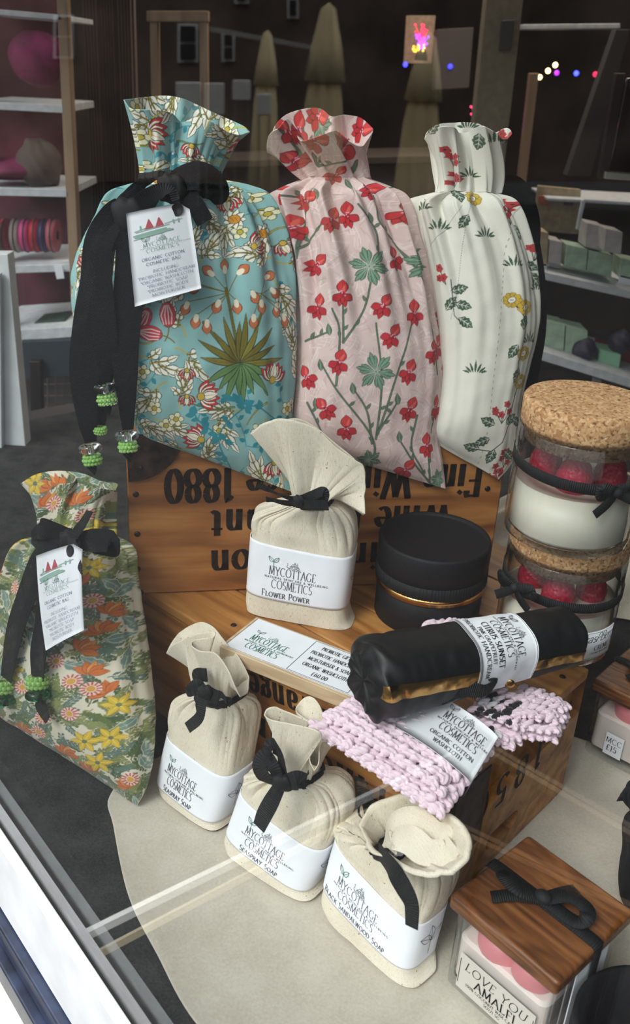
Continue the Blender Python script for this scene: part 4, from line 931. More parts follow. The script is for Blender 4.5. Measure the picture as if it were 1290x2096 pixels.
rb = [ribbon('ribbon', [(300, 372, .02), (285, 400, .036), (262, 430, .05), (230, 448, .058), (205, 500, .06), (196, 580, .058), (182, 660, .052), (172, 760, .045), (178, 850, .036), (186, 905, .03)], [.012, .020, .024, .022, .024, .024, .024, .023, .017, .010], f1, bag1, [0, 10, -15, 20, 0, -8, 6, 0, 0, 20], mat=M['tape']),
      ribbon('ribbon', [(310, 375, .02), (280, 402, .040), (250, 436, .052), (224, 460, .058), (206, 520, .062), (208, 600, .058), (216, 700, .052), (214, 780, .044)], [.012, .018, .020, .018, .016, .018, .018, .009], f1, bag1, [0, -12, 20, -10, 5, -5, 0, 20], mat=M['tape']),
      ribbon('ribbon', [(330, 375, .022), (302, 398, .040), (276, 440, .054), (268, 500, .058), (266, 580, .057), (256, 680, .052), (258, 780, .046), (262, 880, .038)], [.012, .020, .022, .022, .024, .023, .018, .009], f1, bag1, [0, 10, 18, 5, -5, 0, 0, 12], mat=M['tape']),
      ribbon('ribbon', [(232, 600, .040), (222, 720, .036), (208, 800, .034), (206, 870, .030)], [.016, .016, .014, .008], f1, bag1, [10, 0, 10, 0], mat=M['tape'])]
for (x, y, d, gx, gy), rbn in zip(((185, 918, .03, 189, 941), (215, 795, .044, 219, 818), (260, 892, .038, 262, 914)), rb[:3]):
    ax_ = f1.p(gx, gy, d)-f1.p(x, y, d)
    ring_bead(rbn, f1.p(x, y, d), .0058, .0040, ax_, clear, 'glass_bead'); gem_bead(rbn, f1.p(gx, gy, d), .0072, ax_)
    ribbon('cut_end', [(gx, gy+6, d), (gx+1, gy+16, d), (gx-3, gy+24, d+.002)], [.004, .007, .012], f1, rbn, [0, 20, 40])
gem_bead(rb[3], f1.p(205, 880, .030), .0052, (0, 0, 1))
# bow in the black tape
ribbon('bow_loop', [(345, 385, .034), (372, 366, .05), (408, 360, .056), (438, 376, .05), (448, 398, .044), (420, 402, .04), (380, 396, .040)], [.012, .020, .022, .019, .016, .014, .012], f1, bag1, [0, 20, 10, -20, 20, 40, 10], mat=M['tape'])
ribbon('bow_loop', [(350, 380, .036), (376, 396, .052), (400, 420, .058), (420, 455, .056)], [.012, .014, .014, .014], f1, bag1, [20, -10, 10, 0], mat=M['tape'])
ribbon('tag_ribbon', [(262, 440, .060), (292, 410, .060), (330, 390, .062), (352, 392, .066), (360, 410, .068)], [.010, .012, .011, .008, .006], f1, bag1, [0, -20, 10, 30, 0])
knot(f1, 352, 386, .052, .012, bag1); knot(f1, 262, 440, .056, .014, bag1)
tag_decal(bag1, f1, [(258, 437, .066), (386, 412, .066), (412, 590, .066), (276, 628, .066)])

C_ = paint_pink()
f2 = Fr(o1-UN*.003, nT)
bag2 = thing('cosmetic_bag', PZ(760, 960, H2), 'tall pale pink drawstring bag printed with red flowers, between the teal and cream bags', 'bag')
L2 = Loft(f2, [(628, 366, 752, 368, .036, .003), (598, 385, 780, 384, .054, .008), (574, 402, 806, 400, .066, .0095), (574, 440, 826, 436, .076, .0095), (584, 500, 848, 500, .082, .0075), (596, 580, 874, 590, .084, .005), (600, 680, 898, 690, .082, .0018), (600, 770, 902, 790, .074, .001), (596, 850, 896, 880, .058, .0008), (604, 885, 904, 950, .038, .0006), (618, 905, 910, 985, .018, .0004), (622, 912, 912, 1000, .005, 0)],
          p=2.3, nf=10, seed=5, wr=.002, clamp=clamp_upper)
L2.build('body', M['print'], bag2, nv=700, nF=380, nB=80, canvas=C_)
ruffle('ruffle', L2, [(547, 312, .002), (552, 276, .02), (570, 262, .036), (588, 244, .034), (604, 268, .024), (618, 288, .042), (648, 280, .05), (676, 270, .044), (694, 268, .030), (712, 286, .036), (738, 300, .036), (756, 282, .015)],
       [(763, 262, -.01), (740, 242, -.026), (704, 236, -.022), (680, 238, -.01), (656, 222, -.03), (622, 223, -.026), (584, 236, -.022), (562, 262, -.014)], M['print'], bag2, nr=170, n=280, amp=.0085, npl=5, seed=4, canvas=C_, lift=.25)
C_ = paint_cream()
f3 = Fr(o1-UN*.004, nT)
bag3 = thing('cosmetic_bag', PZ(960, 950, H2), 'tall off-white drawstring bag with sparse green sprigs, rightmost of the tall bags', 'bag')
L3 = Loft(f3, [(898, 394, 1010, 398, .034, .003), (862, 408, 1030, 410, .052, .0075), (846, 426, 1048, 436, .062, .0070), (852, 480, 1072, 490, .072, .005), (868, 560, 1090, 572, .076, .003), (880, 640, 1094, 655, .076, .0018), (886, 720, 1080, 738, .068, .001), (884, 800, 1062, 820, .060, .0008), (876, 850, 1058, 880, .052, .0006), (870, 880, 1058, 925, .036, .0006), (888, 900, 1040, 960, .020, .0004), (898, 908, 1022, 982, .005, 0)],
          p=2.3, nf=9, seed=9, wr=.0016, clamp=clamp_upper)
L3.build('body', M['print'], bag3, nv=620, nF=300, nB=80, canvas=C_)
ruffle('ruffle', L3, [(868, 284, .0), (880, 270, .014), (893, 262, .026), (912, 258, .034), (932, 262, .030), (940, 272, .014), (958, 270, .014), (972, 262, .024), (988, 258, .036), (1010, 268, .036), (1028, 284, .028), (1040, 284, .008)],
       [(1049, 272, -.004), (1036, 262, -.018), (1012, 272, -.02), (990, 260, -.026), (974, 252, -.03), (934, 251, -.032), (896, 255, -.026), (878, 268, -.014)], M['print'], bag3, nr=160, n=280, amp=.006, npl=8, seed=3, canvas=C_, lift=.4)
ribbon('ribbon', [(1000, 390, -.01), (1036, 392, -.018), (1062, 430, -.03), (1084, 510, -.04), (1092, 600, -.042), (1090, 680, -.042), (1078, 760, -.036), (1066, 850, -.03), (1058, 890, -.03)], [.012, .024, .026, .026, .026, .026, .026, .024, .022], f3, bag3, [0, 10, 0, 15, 0, -10, 0, 0, 0], mat=M['tape'])
ribbon('ribbon', [(1005, 385, -.012), (1046, 384, -.024), (1070, 410, -.03), (1086, 470, -.042), (1078, 560, -.046)], [.012, .022, .024, .020, .02], f3, bag3, [0, 0, 10, 0, 0], mat=M['tape'])

# --- leafy bag standing on the mat, left
C_ = paint_leafy()
pa, pb = PZ(275, 1648, .003), PZ(10, 1448, .003); dxy = pa-pb; dxy /= np.linalg.norm(dxy); nb = np.array([dxy[1], -dxy[0], 0.0]); 
if nb@(CAM*[1, 1, 0]-pa) < 0: nb = -nb
f4 = Fr(pa, nb+np.array([0, 0, .30]))
bag4 = thing('cosmetic_bag', (pa+pb)/2, 'green and orange leafy print bag with swing tag, lowest on the left', 'bag')
L4 = Loft(f4, [(104, 1096, 220, 1098, .040, .003), (70, 1106, 240, 1116, .056, .007), (44, 1140, 252, 1142, .070, .006), (20, 1200, 260, 1200, .080, .004), (-2, 1280, 272, 1290, .088, .003), (-14, 1360, 288, 1390, .092, .002), (-8, 1410, 298, 1480, .086, .0015), (0, 1430, 300, 1560, .068, .001), (4, 1440, 296, 1610, .044, .0008), (8, 1447, 282, 1650, .006, 0)],
          p=2.3, nf=10, seed=3, wr=.002, clamp=clamp_lift(.002))
L4.build('body', M['print'], bag4, nv=560, nF=330, nB=80, canvas=C_)
ruffle('ruffle', L4, [(42, 990, .0), (62, 982, .012), (82, 974, .022), (100, 984, .028), (124, 990, .030), (148, 988, .026), (160, 978, .018), (182, 988, .026), (208, 1000, .026), (238, 1004, .004)],
       [(238, 990, -.012), (205, 984, -.02), (172, 970, -.022), (142, 965, -.022), (110, 964, -.022), (72, 972, -.012)], M['print'], bag4, nr=130, n=240, amp=.004, npl=8, seed=2, canvas=C_, lift=.35)
wraparound(L4, 0, .01, bag4, .003)
ribbon('ribbon', [(150, 1095, .03), (110, 1105, .044), (84, 1150, .052), (50, 1230, .055), (28, 1300, .054), (12, 1390, .052)], [.012, .020, .024, .024, .023, .016], f4, bag4, [0, -10, 10, 0, 0, 0], mat=M['tape'])
r2 = ribbon('ribbon', [(150, 1095, .03), (120, 1130, .052), (100, 1200, .056), (88, 1280, .058), (78, 1340, .056), (76, 1388, .052)], [.012, .018, .022, .022, .022, .017], f4, bag4, [0, 0, 10, 0, 0, 0], mat=M['tape'])
ribbon('bow_loop', [(150, 1100, .040), (100, 1082, .050), (78, 1088, .052), (84, 1104, .048), (150, 1112, .042)], [.012, .018, .018, .018, .012], f4, bag4, [0, 20, -30, 20, 0], mat=M['tape'])
ribbon('bow_loop', [(150, 1108, .046), (190, 1106, .056), (226, 1108, .056), (230, 1118, .046), (190, 1118, .044)], [.012, .019, .018, .018, .012], f4, bag4, [0, 5, 10, 10, 0], mat=M['tape'])
ribbon('tag_ribbon', [(184, 1046, .050), (170, 1070, .056), (148, 1104, .064), (156, 1128, .070), (161, 1160, .072), (162, 1200, .070)], .008, f4, bag4, [0, 10, 30, 0, 0, 0])
knot(f4, 146, 1106, .056, .010, bag4)
for x, y, d, par in ((76, 1396, .052, r2), (6, 1406, .052, r2)):
    ax_ = f4.p(x, y+26, d)-f4.p(x, y, d); gem_bead(par, f4.p(x, y, d), .0092, ax_); ring_bead(par, f4.p(x+1, y+27, d), .0068, .0042, ax_, emer, 'green_glass_bead')
ribbon('cut_end', [(78, 1432, .052), (84, 1446, .052), (98, 1474, .054)], [.008, .010, .009], f4, r2, [0, 30, 0])
tag_decal(bag4, f4, [(74, 1138, .066), (168, 1108, .072), (172, 1290, .068), (94, 1332, .062)])

# ------------------------------------------------------------------ soap pouches
def pouch(loc, fr, rows, lab, rimf, rimb, lines, label, seed, sh=.0085, lx=0, tilt=1.0, ramp_=.0035, npl=6, lift=.3, curl=0, text_shift=0, smallcaps=True, zmin=.0035, sprig=True):
    t = thing('soap_pouch', loc, label, 'soap pouch')
    rows = [(*q[:5], q[5]*1.35) for q in rows]
    L = Loft(fr, rows, p=4.2, front=True, nf=8, seed=seed, wr=.0013, clamp=clamp_lift(zmin))
    L.build('body', M['calico'], t, nv=260, nF=200, nB=120)
    if rimf: ruffle('ruffle', L, rimf, rimb, M['calico'], t, nr=70, n=200, amp=ramp_, npl=npl, seed=seed, lift=lift, curl=curl)
    v0, v1 = lab; th = L.thetas(90, 70); nv = 18; vv = np.linspace(v0, v1, nv); V, T = np.meshgrid(vv, th, indexing='ij'); x, y = L.xy(T)
    A = L.at(V, x, y, .0010)[0]; B = L.at(V, x, y, .0004)[0]; nc = len(th); n = nv*nc
    Fc = np.vstack([grid(nv, nc, True)[:, ::-1], grid(nv, nc, True)+n, [[i, (i+1) % nc, n+(i+1) % nc, n+i] for i in range(nc)], [[n-nc+i, 2*n-nc+i, 2*n-nc+(i+1) % nc, n-nc+(i+1) % nc] for i in range(nc)]])
    lb = mesh('paper_label', np.vstack([A.reshape(-1, 3), B.reshape(-1, 3)]), Fc, M['paper'], t)
    m = (v0+v1)/2; k = cre(L.K, np.array([m]))[0]; W = np.linalg.norm(k[3:6]-k[:3]); k0, k1 = cre(L.K, np.array([v0]))[0], cre(L.K, np.array([v1]))[0]
    H = np.linalg.norm((k0[:3]+k0[3:6])/2-(k1[:3]+k1[3:6])/2)
    fn = L.front_fn(v0, v1, W, H); g, kk = Ink(), Ink(); h = sh
    logo(g if seed % 2 else kk, kk, lx, -.03*H, .15*H, .085, W=W*.46)
    for i, (tx, dy, s) in enumerate(lines): kk.text(tx, lx+text_shift, (-.42 if i == 0 else -.48)*H, (.115 if i == 0 else .05)*H, .13, .5, smallcaps=smallcaps, track=.12, fit=W*s)
    kk.build('lettering', M['ink'], fn, lb)
    if g.st: g.build('sprout_mark', M['inkg'], fn, lb)
    if sprig:   # printed sprig on the band's side face
        s = Ink()
        for a in (-60, 0, 55):
            q, P = leafpoly(0, 0, 90+a, .013, .0065, 20); s.stroke(np.vstack([q, q[:1]]), .0004); s.stroke(P, .0004)
        s.stroke([(0, 0), (.001, -.012)], .0004)
        tS = np.interp(np.linspace(0, 1, 50), [0, 1], [1, 1])
        def fs(u, y, off):
            a = np.clip(-u/(.5*k[6]), -.95, .95)     # runs round the right-hand side
            return L.at(m-y/H*(v1-v0)+.05, (1-np.abs(a)**L.p)**(1/L.p), a, .0012+off)[0]
        s.build('sprig_mark', M['ink'], fs, lb)
    return t, L
# flower power pouch on the lower crate
qa, qb = PZ(500, 1260, H1), PZ(716, 1296, H1); dd = qb-qa; dd /= np.linalg.norm(dd); nn = np.array([dd[1], -dd[0], 0]); fS = Fr(qa, nn+np.array([0, 0, .06]))
s0, Ls0 = pouch((qa+qb)/2, fS, [(606, 1030, 664, 1034, .022, .0022), (574, 1042, 690, 1050, .030, .0035), (520, 1062, 712, 1082, .040, .0032), (508, 1082, 718, 1112, .044, .0022), (506, 1106, 717, 1148, .045, .0002), (502, 1160, 711, 1202, .045, 0), (498, 1216, 704, 1255, .045, 0), (496, 1240, 706, 1280, .045, .0003), (498, 1256, 716, 1296, .040, 0)],
    (4.0, 6.0), [(512, 887, .0), (540, 866, .006), (580, 857, .010), (640, 874, .006), (690, 916, .004), (728, 942, .002), (745, 956, .0), (748, 1005, .0), (748, 1052, .006)],
    [(742, 1050, -.006), (738, 1000, -.012), (734, 950, -.014), (684, 905, -.016), (640, 870, -.014), (600, 856, -.010), (545, 868, -.006)],
    [('Flower Power', 3.25, .48)], 'upright calico soap pouch with fanned top, reading Flower Power, on the lower crate', 1, .0088, lx=-.003, npl=5, ramp_=.007, lift=.15, text_shift=-.004, zmin=H1+.0003)
wraparound(Ls0, .05, .007, s0, .002)
ribbon('ribbon_tail', [(632, 1024, .016), (596, 1020, .020), (566, 1010, .024), (544, 1000, .028), (530, 992, .03)], [.006, .006, .006, .006, .006], fS, s0, [0, 30, 50, 20, 0])
ribbon('ribbon_tail', [(630, 1028, .016), (590, 1030, .022), (560, 1024, .024), (545, 1022, .024)], [.006, .006, .006, .006], fS, s0, [0, 20, 40, 20])
ribbon('bow_loop', [(616, 1024, .018), (640, 1014, .028), (662, 1006, .030), (662, 1022, .026), (640, 1030, .022), (618, 1030, .020)], .008, fS, s0, [0, 10, 25, -20, 10, 0])
ribbon('ribbon_tail', [(612, 1030, .020), (640, 1034, .030), (672, 1034, .032)], .009, fS, s0)
knot(fS, 612, 1025, .024, .0055, s0)

def ground_frame(a, b, z, tilt, off=0.0):
    qa, qb = PZ(*a, z), PZ(*b, z); d = qb-qa; d /= np.linalg.norm(d); n = np.array([d[1], -d[0], 0])
    if n@((CAM-qa)*[1, 1, 0]) < 0: n = -n
    return Fr(qa+n*off, n+np.array([0, 0, tilt])), (qa+qb)/2
f5, l5 = ground_frame((312, 1622), (432, 1712), .003, .22)
s1, Ls1 = pouch(l5, f5, [(402, 1424, 462, 1440, .022, .0022), (368, 1430, 474, 1462, .032, .0035), (342, 1446, 474, 1492, .040, .003), (332, 1474, 466, 1545, .044, .0015), (329, 1504, 459, 1599, .045, .0001), (318, 1552, 445, 1648, .045, 0), (309, 1600, 430, 1694, .045, 0), (310, 1612, 431, 1704, .045, 0), (313, 1624, 433, 1714, .042, 0)],
    (4.0, 6.0), [(340, 1337, .006), (350, 1322, .014), (372, 1310, .016), (400, 1298, .012), (436, 1292, .004), (437, 1303, .006), (400, 1309, .014), (392, 1320, .020), (410, 1332, .024), (440, 1336, .024), (464, 1366, .026), (480, 1402, .026), (492, 1427, .022)],
    [(508, 1416, .005), (508, 1384, -.008), (494, 1352, -.016), (472, 1326, -.02), (455, 1305, -.02), (436, 1283, -.02), (410, 1274, -.02), (376, 1288, -.018), (352, 1314, -.004)],
    [('Seaspray Soap', 3.5, .46)], 'calico soap pouch reading Seaspray Soap, leftmost, beside the leafy bag', 3, .0072, lx=-.004, lift=.35)
wraparound(Ls1, .1, .008, s1, .002)
ribbon('ribbon_tail', [(418, 1416, .022), (405, 1398, .026), (404, 1382, .026), (424, 1382, .024)], [.010, .011, .011, .011], f5, s1, [0, 20, 0, 0])
ribbon('ribbon_tail', [(424, 1420, .028), (412, 1440, .034), (408, 1468, .034), (384, 1490, .034)], [.008, .010, .010, .009], f5, s1, [0, 10, -10, 0])
ribbon('bow_loop', [(418, 1418, .028), (400, 1412, .034), (384, 1416, .034), (404, 1400, .030), (418, 1414, .028)], .009, f5, s1, [0, 10, 20, 10, 0])
ribbon('bow_loop', [(428, 1418, .026), (446, 1428, .030), (462, 1426, .022)], .012, f5, s1)
knot(f5, 420, 1416, .032, .0065, s1)
f6, l6 = ground_frame((442, 1742), (630, 1866), .003, .25)
s2, Ls2 = pouch(l6, f6, [(556, 1596, 620, 1606, .024, .0025), (520, 1596, 652, 1624, .034, .004), (492, 1602, 672, 1668, .042, .004), (483, 1610, 668, 1716, .046, .0018), (478, 1624, 652, 1754, .047, .0001), (464, 1668, 634, 1798, .047, 0), (449, 1710, 617, 1838, .047, 0), (443, 1728, 617, 1846, .047, 0), (446, 1743, 624, 1858, .043, 0)],
    (4.0, 6.0), [(540, 1462, .010), (552, 1472, .018), (588, 1480, .020), (624, 1487, .022), (652, 1497, .022), (659, 1508, .018), (645, 1530, .014), (634, 1554, .012), (643, 1578, .018)],
    [(652, 1562, .012), (658, 1522, .004), (686, 1522, -.016), (668, 1482, -.02), (655, 1444, -.02), (638, 1426, -.02), (620, 1430, -.02), (606, 1454, -.012), (634, 1476, -.002), (600, 1462, -.002), (576, 1452, .0), (562, 1446, .002), (546, 1450, .006)],
    [('Seaspray Soap', 3.5, .46)], 'calico soap pouch reading Seaspray Soap with a looped black bow, middle of the front three', 5, .0085, lx=-.002, lift=.4, npl=5)
wraparound(Ls2, .1, .009, s2, .002)
ribbon('bow_loop', [(576, 1604, .030), (556, 1572, .040), (548, 1540, .040), (558, 1526, .036), (574, 1548, .040), (580, 1590, .034)], [.010, .012, .012, .012, .012, .008], f6, s2, [0, 20, 30, 0, -30, 0])
ribbon('bow_loop', [(574, 1606, .032), (545, 1594, .044), (532, 1570, .044), (545, 1548, .040), (560, 1572, .044), (578, 1604, .034)], [.010, .013, .014, .012, .011, .008], f6, s2, [0, 10, 0, 0, 10, 0])
ribbon('ribbon_tail', [(574, 1606, .034), (556, 1640, .040), (540, 1670, .042), (530, 1694, .040)], [.010, .013, .013, .011], f6, s2)
ribbon('bow_loop', [(582, 1602, .034), (604, 1598, .040), (628, 1592, .030)], [.010, .014, .013], f6, s2)
knot(f6, 578, 1602, .040, .0075, s2)
f7, l7 = ground_frame((648, 1868), (832, 2036), .003, .30)
s3, Ls3 = pouch(l7, f7, [(752, 1738, 822, 1762, .026, .0025), (706, 1704, 862, 1790, .036, .004), (672, 1694, 872, 1834, .042, .003), (668, 1704, 862, 1880, .044, .0014), (671, 1718, 850, 1907, .045, .0001), (658, 1766, 838, 1954, .045, 0), (647, 1814, 826, 2000, .045, 0), (641, 1846, 828, 2020, .045, 0), (650, 1870, 838, 2038, .040, 0)],
    (4.0, 6.0), [(744, 1694, .004), (770, 1740, .018), (800, 1752, .026), (830, 1772, .034), (876, 1784, .038), (922, 1780, .034)],
    [(952, 1748, .024), (954, 1712, .014), (930, 1682, .004), (898, 1664, -.004), (864, 1644, -.010), (828, 1636, -.014), (790, 1644, -.014), (762, 1662, -.010)],
    [('Black Sandalwood Soap', 3.3, .70)], 'calico soap pouch reading Black Sandalwood Soap, its top rolled open, nearest the front', 7, .0082, lx=-.006, lift=.1, npl=5, ramp_=.005, curl=.0025)
wraparound(Ls3, .0, .008, s3, .001)
ribbon('ribbon_tail', [(776, 1742, .020), (800, 1774, .036), (826, 1816, .040), (842, 1850, .042), (843, 1898, .040)], [.012, .014, .013, .012, .010], f7, s3, [0, 0, 10, 0, 0])
ribbon('ribbon_tail', [(762, 1690, -.02), (752, 1640, -.024), (742, 1610, -.024), (738, 1594, -.020)], [.012, .014, .014, .014], f7, s3, [0, 10, 0, 0])
ribbon('bow_loop', [(760, 1690, -.018), (736, 1668, -.016), (738, 1640, -.014), (752, 1634, -.014)], [.004, .004, .004, .006], f7, s3, [0, 60, 60, 60])
# inner folds of the rolled top
for pts_, w_ in (([(800, 1740, .020), (808, 1716, .018), (840, 1720, .020), (872, 1744, .022), (912, 1744, .018), (930, 1728, .014)], .020), ([(792, 1736, .012), (800, 1690, .006), (846, 1684, .004), (884, 1712, .006), (926, 1716, .006)], .024)):
    ribbon('inner_fold', pts_, w_, f7, s3, [30, 50, 40, 50, 40, 30][:len(pts_)], thick=.001, mat=M['calico'], n=60)

# ------------------------------------------------------------------ black tin
tin = thing('round_tin', (.110, .748, H1), 'round black lidded tin with a gold band, on the crate beside the calico pouch', 'tin')
rT, hT = .0500, .080
b = MB(); b.lathe([(0, 0), (rT-.0025, 0), (rT-.001, .001), (rT-.001, .044), (0, .044)]); b.build('tin_body', M['black'], tin, smooth=True, world=False)
b = MB(); b.lathe([(rT-.0005, .0445), (rT+.0006, .0448), (rT+.0008, hT-.002), (rT-.0002, hT), (rT-.0022, hT+.0002), (rT-.0036, hT-.0018), (rT-.005, hT-.0026), (0, hT-.0026)], n=72)
o = b.build('lid', M['black'], tin, smooth=True, world=False)
b = MB(); b.lathe([(rT-.0006, .036), (rT+.0006, .0345), (rT+.0006, .0405), (rT-.0006, .0405)], n=72); b.build('gold_band', M['gold'], tin, smooth=True, world=False)
th = np.linspace(0, 2*PI, 360, endpoint=False); rr = rT+.0012+.0003*np.sign(np.sin(th*120)); prof = [(-.001, .0405), (0, .041), (0, .052), (-.001, .0525)]
V = np.concatenate([np.stack([(rr+a)*np.cos(th), (rr+a)*np.sin(th), np.full_like(th, z)], -1) for a, z in prof]); 
mesh('ribbed_ribbon', V, grid(4, 360, True), M['ribbon'], tin, smooth=False, world=False)

# ------------------------------------------------------------------ berry candles in glass jars with cork lids
def candle_jar(loc, label, rz=0, bowang=-.9, tagon=False, tail=1):
    t = thing('candle_jar', loc, label, 'candle', rz); r, h = .0515, .094
    b = MB(); b.lathe([(0, 0), (r-.006, 0), (r-.001, .003), (r, .010), (r, h-.001), (r-.0012, h), (r-.0024, h-.001), (r-.0024, .010), (r-.006, .006), (0, .006)], n=72)
    b.build('glass_jar', M['jar'], t, smooth=True, world=False)
    b = MB(); b.lathe([(0, .0065), (r-.007, .0068), (r-.0028, .011), (r-.0028, .050), (r-.004, .0492), (0, .0482)], n=64); b.build('wax', M['wax'], t, smooth=True, world=False)
    k = MB(); k.lathe([(0, h-.012), (r-.006, h-.012), (r-.0032, h+.0012), (r-.0012, h+.0016), (r-.0004, h+.004), (r-.0004, h+.020), (r-.002, h+.0225), (r-.006, h+.0232), (0, h+.0234)], n=72)
    k.build('cork_lid', M['cork'], t, smooth=True, world=False)
    for i, (a, q, s) in enumerate(((2.6, .026, 1.0), (-1.9, .020, 1.08), (-.25, .026, .98))):
        n = 26; ph = np.linspace(0, PI, n); tt = np.linspace(0, 2*PI, 40, endpoint=False)
        rad = .0128*s*np.sin(ph)**.8*(1.0-.30*np.cos(ph)); zz = .0158*s*np.cos(ph)*1.1+.013
        bum = 1+.035*np.sin(tt[None, :]*9+np.arange(n)[:, None]*1.6)*np.sin(ph)[:, None]+.02*np.cos(np.arange(n)*2.2)[:, None]
        V = np.stack([rad[:, None]*np.cos(tt)*bum, rad[:, None]*np.sin(tt)*bum, np.repeat(zz[:, None], 40, 1)*bum], -1).reshape(-1, 3)+[q*math.cos(a), q*math.sin(a), .047]
        mesh('wax_berry', V, grid(n, 40, True), M['berry'], t, world=False)
    MB().tube([(.002, .004, .047), (.003, .004, .06), (.006, .002, .080)], .0009, 6).build('wick', M['paper'], t, smooth=True, world=False)
    zr = .0655; th = np.linspace(0, 2*PI, 96, endpoint=False); zz = zr+.0035*np.sin(th-.6)*1.0
    V = np.concatenate([np.stack([(r+a)*np.cos(th), (r+a)*np.sin(th), zz+dz], -1) for a, dz in ((.0002, -.0045), (.001, -.0043), (.001, .0043), (.0002, .0045))])
    o = mesh('ribbon', V, grid(4, 96, True), M['ribbon'], t, world=False); at = o.data.attributes.new('rib', 'FLOAT', 'POINT'); at.data.foreach_set('value', np.tile(np.arange(96)*.0034, 4))
    # bow
    c, s_ = math.cos(bowang), math.sin(bowang); zb = zr+.0035*math.sin(bowang-.6)
    bm = Fr((0, 0, 0), (0, 0, 1))
    def P3(u, d, z): return (c*(r+d)-s_*u, s_*(r+d)+c*u, zb+z)
    def strip(name, pts, w):
        P = crom(np.array([P3(*q) for q in pts]), 30); T = np.gradient(P, axis=0); T /= np.linalg.norm(T, axis=1)[:, None]; out = np.array([c, s_, 0]); B = np.cross(T, out); B /= np.linalg.norm(B, axis=1)[:, None]+1e-9
        Nn = np.cross(B, T); V = np.stack([P+B*w/2, P+B*w/2-Nn*.0006, P-B*w/2-Nn*.0006, P-B*w/2], 1).reshape(-1, 3)
        o = mesh(name, V, np.vstack([grid(30, 4, True)]), M['ribbon'], t, smooth=False, world=False); at = o.data.attributes.new('rib', 'FLOAT', 'POINT'); at.data.foreach_set('value', np.repeat(np.linspace(0, .05, 30), 4))
    strip('bow_loop', [(0, .002, 0), (.010, .008, .006), (.020, .006, .010), (.022, .004, .004), (.010, .005, .001), (0, .002, 0)], .008)
    strip('bow_loop', [(0, .002, 0), (-.008, .008, .004), (-.016, .007, .006), (-.014, .005, -.002), (0, .002, 0)], .008)
    strip('ribbon_tail', [(0, .003, 0), (-.008, .006, -.008), (-.018*tail, .007, -.016)], .008); strip('ribbon_tail', [(0, .003, 0), (.010, .006, -.005), (.022, .006, -.010)], .008)
    kn = MB(); kn.sph(P3(0, .0035, 0), .0048, 8, (1, 1, .95)); kn.build('knot', M['ribbon'], t, smooth=True, world=False)
    if tagon:
        a0, a1 = -1.28, -.62; n = 16; aa = np.linspace(a0, a1, n); V = []
        for rr_ in (r+.0003, r+.0007):
            for z in (.010, .038): V += [(rr_*math.cos(a), rr_*math.sin(a), z) for a in aa]
        Fc = [(2*n+i, 2*n+i+1, 3*n+i+1, 3*n+i) for i in range(n-1)]+[(i, n+i, n+i+1, i+1) for i in range(n-1)]+[(i, i+1, 2*n+i+1, 2*n+i) for i in range(n-1)]+[(n+i, 3*n+i, 3*n+i+1, n+i+1) for i in range(n-1)]
        lb = mesh('paper_label', V, Fc, M['paper'], t, world=False); ink = Ink(); W = r*(a1-a0)
        cR = np.array([[math.cos(rz), math.sin(rz), 0], [-math.sin(rz), math.cos(rz), 0], [0, 0, 1]])
        fn = lambda u, y, off: np.stack([(r+.0007+off)*np.cos((a0+a1)/2+u/r), (r+.0007+off)*np.sin((a0+a1)/2+u/r), .024+y], -1) @ cR+np.array(loc)
        ink.text('raspberry', .0, .0035, .0085, .09, .6, serif=False, slant=.35, track=-.02); ink.text('CREME', .002, -.0055, .0045, .14, .4); ink.text('COCONUT WAX CANDLE', .001, -.0090, .0016, .14, .5, serif=False)
        for P in ([(-W/2+.001, -.0128), (W/2-.001, -.0128), (W/2-.001, .0128), (-W/2+.001, .0128), (-W/2+.001, -.0128)],): ink.stroke(P, .0003)
        ink.build('lettering', M['inkb'], fn, lb)
    return t
J2 = np.array([.221, .716, H1]); J1 = np.array([.209, .694, H1+.1176])
candle_jar(J2, 'lower glass candle jar with red wax berries and cork lid, standing on the crate', 0, -2.6, True)
candle_jar(J1, 'upper glass candle jar with thick cork lid and black ribbon, stacked on another jar', 0, -1.25, False)

# ------------------------------------------------------------------ price sign block
sg = [PZ(507, 1253, H1+.014), PZ(752, 1341, H1+.014), PZ(707, 1424, H1+.014), PZ(449, 1320, H1+.014)]
uxs = (sg[2]-sg[3]); Wd = np.linalg.norm(uxs); uxs /= Wd; uys = np.array([-uxs[1], uxs[0], 0]); Hd = (sg[0]-sg[3])@uys
sign = thing('price_sign', sg[3]*[1, 1, 0]+[0, 0, H1], 'pale wooden block sign with a white price label, lying on the crate edge', 'sign', math.atan2(uxs[1], uxs[0]))
MB().box(0, Wd*1.12, 0, Hd, .0004, .013).build('block', M['pale'], sign, world=False, bevel=.0008)
lbp = MB().box(.0035, Wd*1.12-.003, .003, Hd-.0025, .013, .0134).build('paper_label', M['paper'], sign, world=False)
co, si = math.cos(math.atan2(uxs[1], uxs[0])), math.sin(math.atan2(uxs[1], uxs[0])); base = sg[3]*[1, 1, 0]+[0, 0, H1]
fnS = lambda u, y, off: np.column_stack([base[0]+co*u-si*y, base[1]+si*u+co*y, np.full_like(u, H1+.0134+off)])
g, k = Ink(), Ink(); logo(g, g, .033, Hd*.40, .0082, .09, 'NATURAL SKINCARE & HOMEWARE', W=.036)
for i, tx in enumerate(('PROBIOTIC GIFT BOX', 'PROBIOTIC HANDCREAM,', 'MOISTURISER & SOAP,', 'ORGANIC WASHCLOTH', '£60.00')): k.text(tx, .092, Hd*.78-i*Hd*.16, .0046 if i < 4 else .005, .12, .5, track=.12, fit=(.036, .047, .042, .042, .015)[i])
x0_, x1_, y0_, y1_ = .064, .121, Hd*.08, Hd*.94
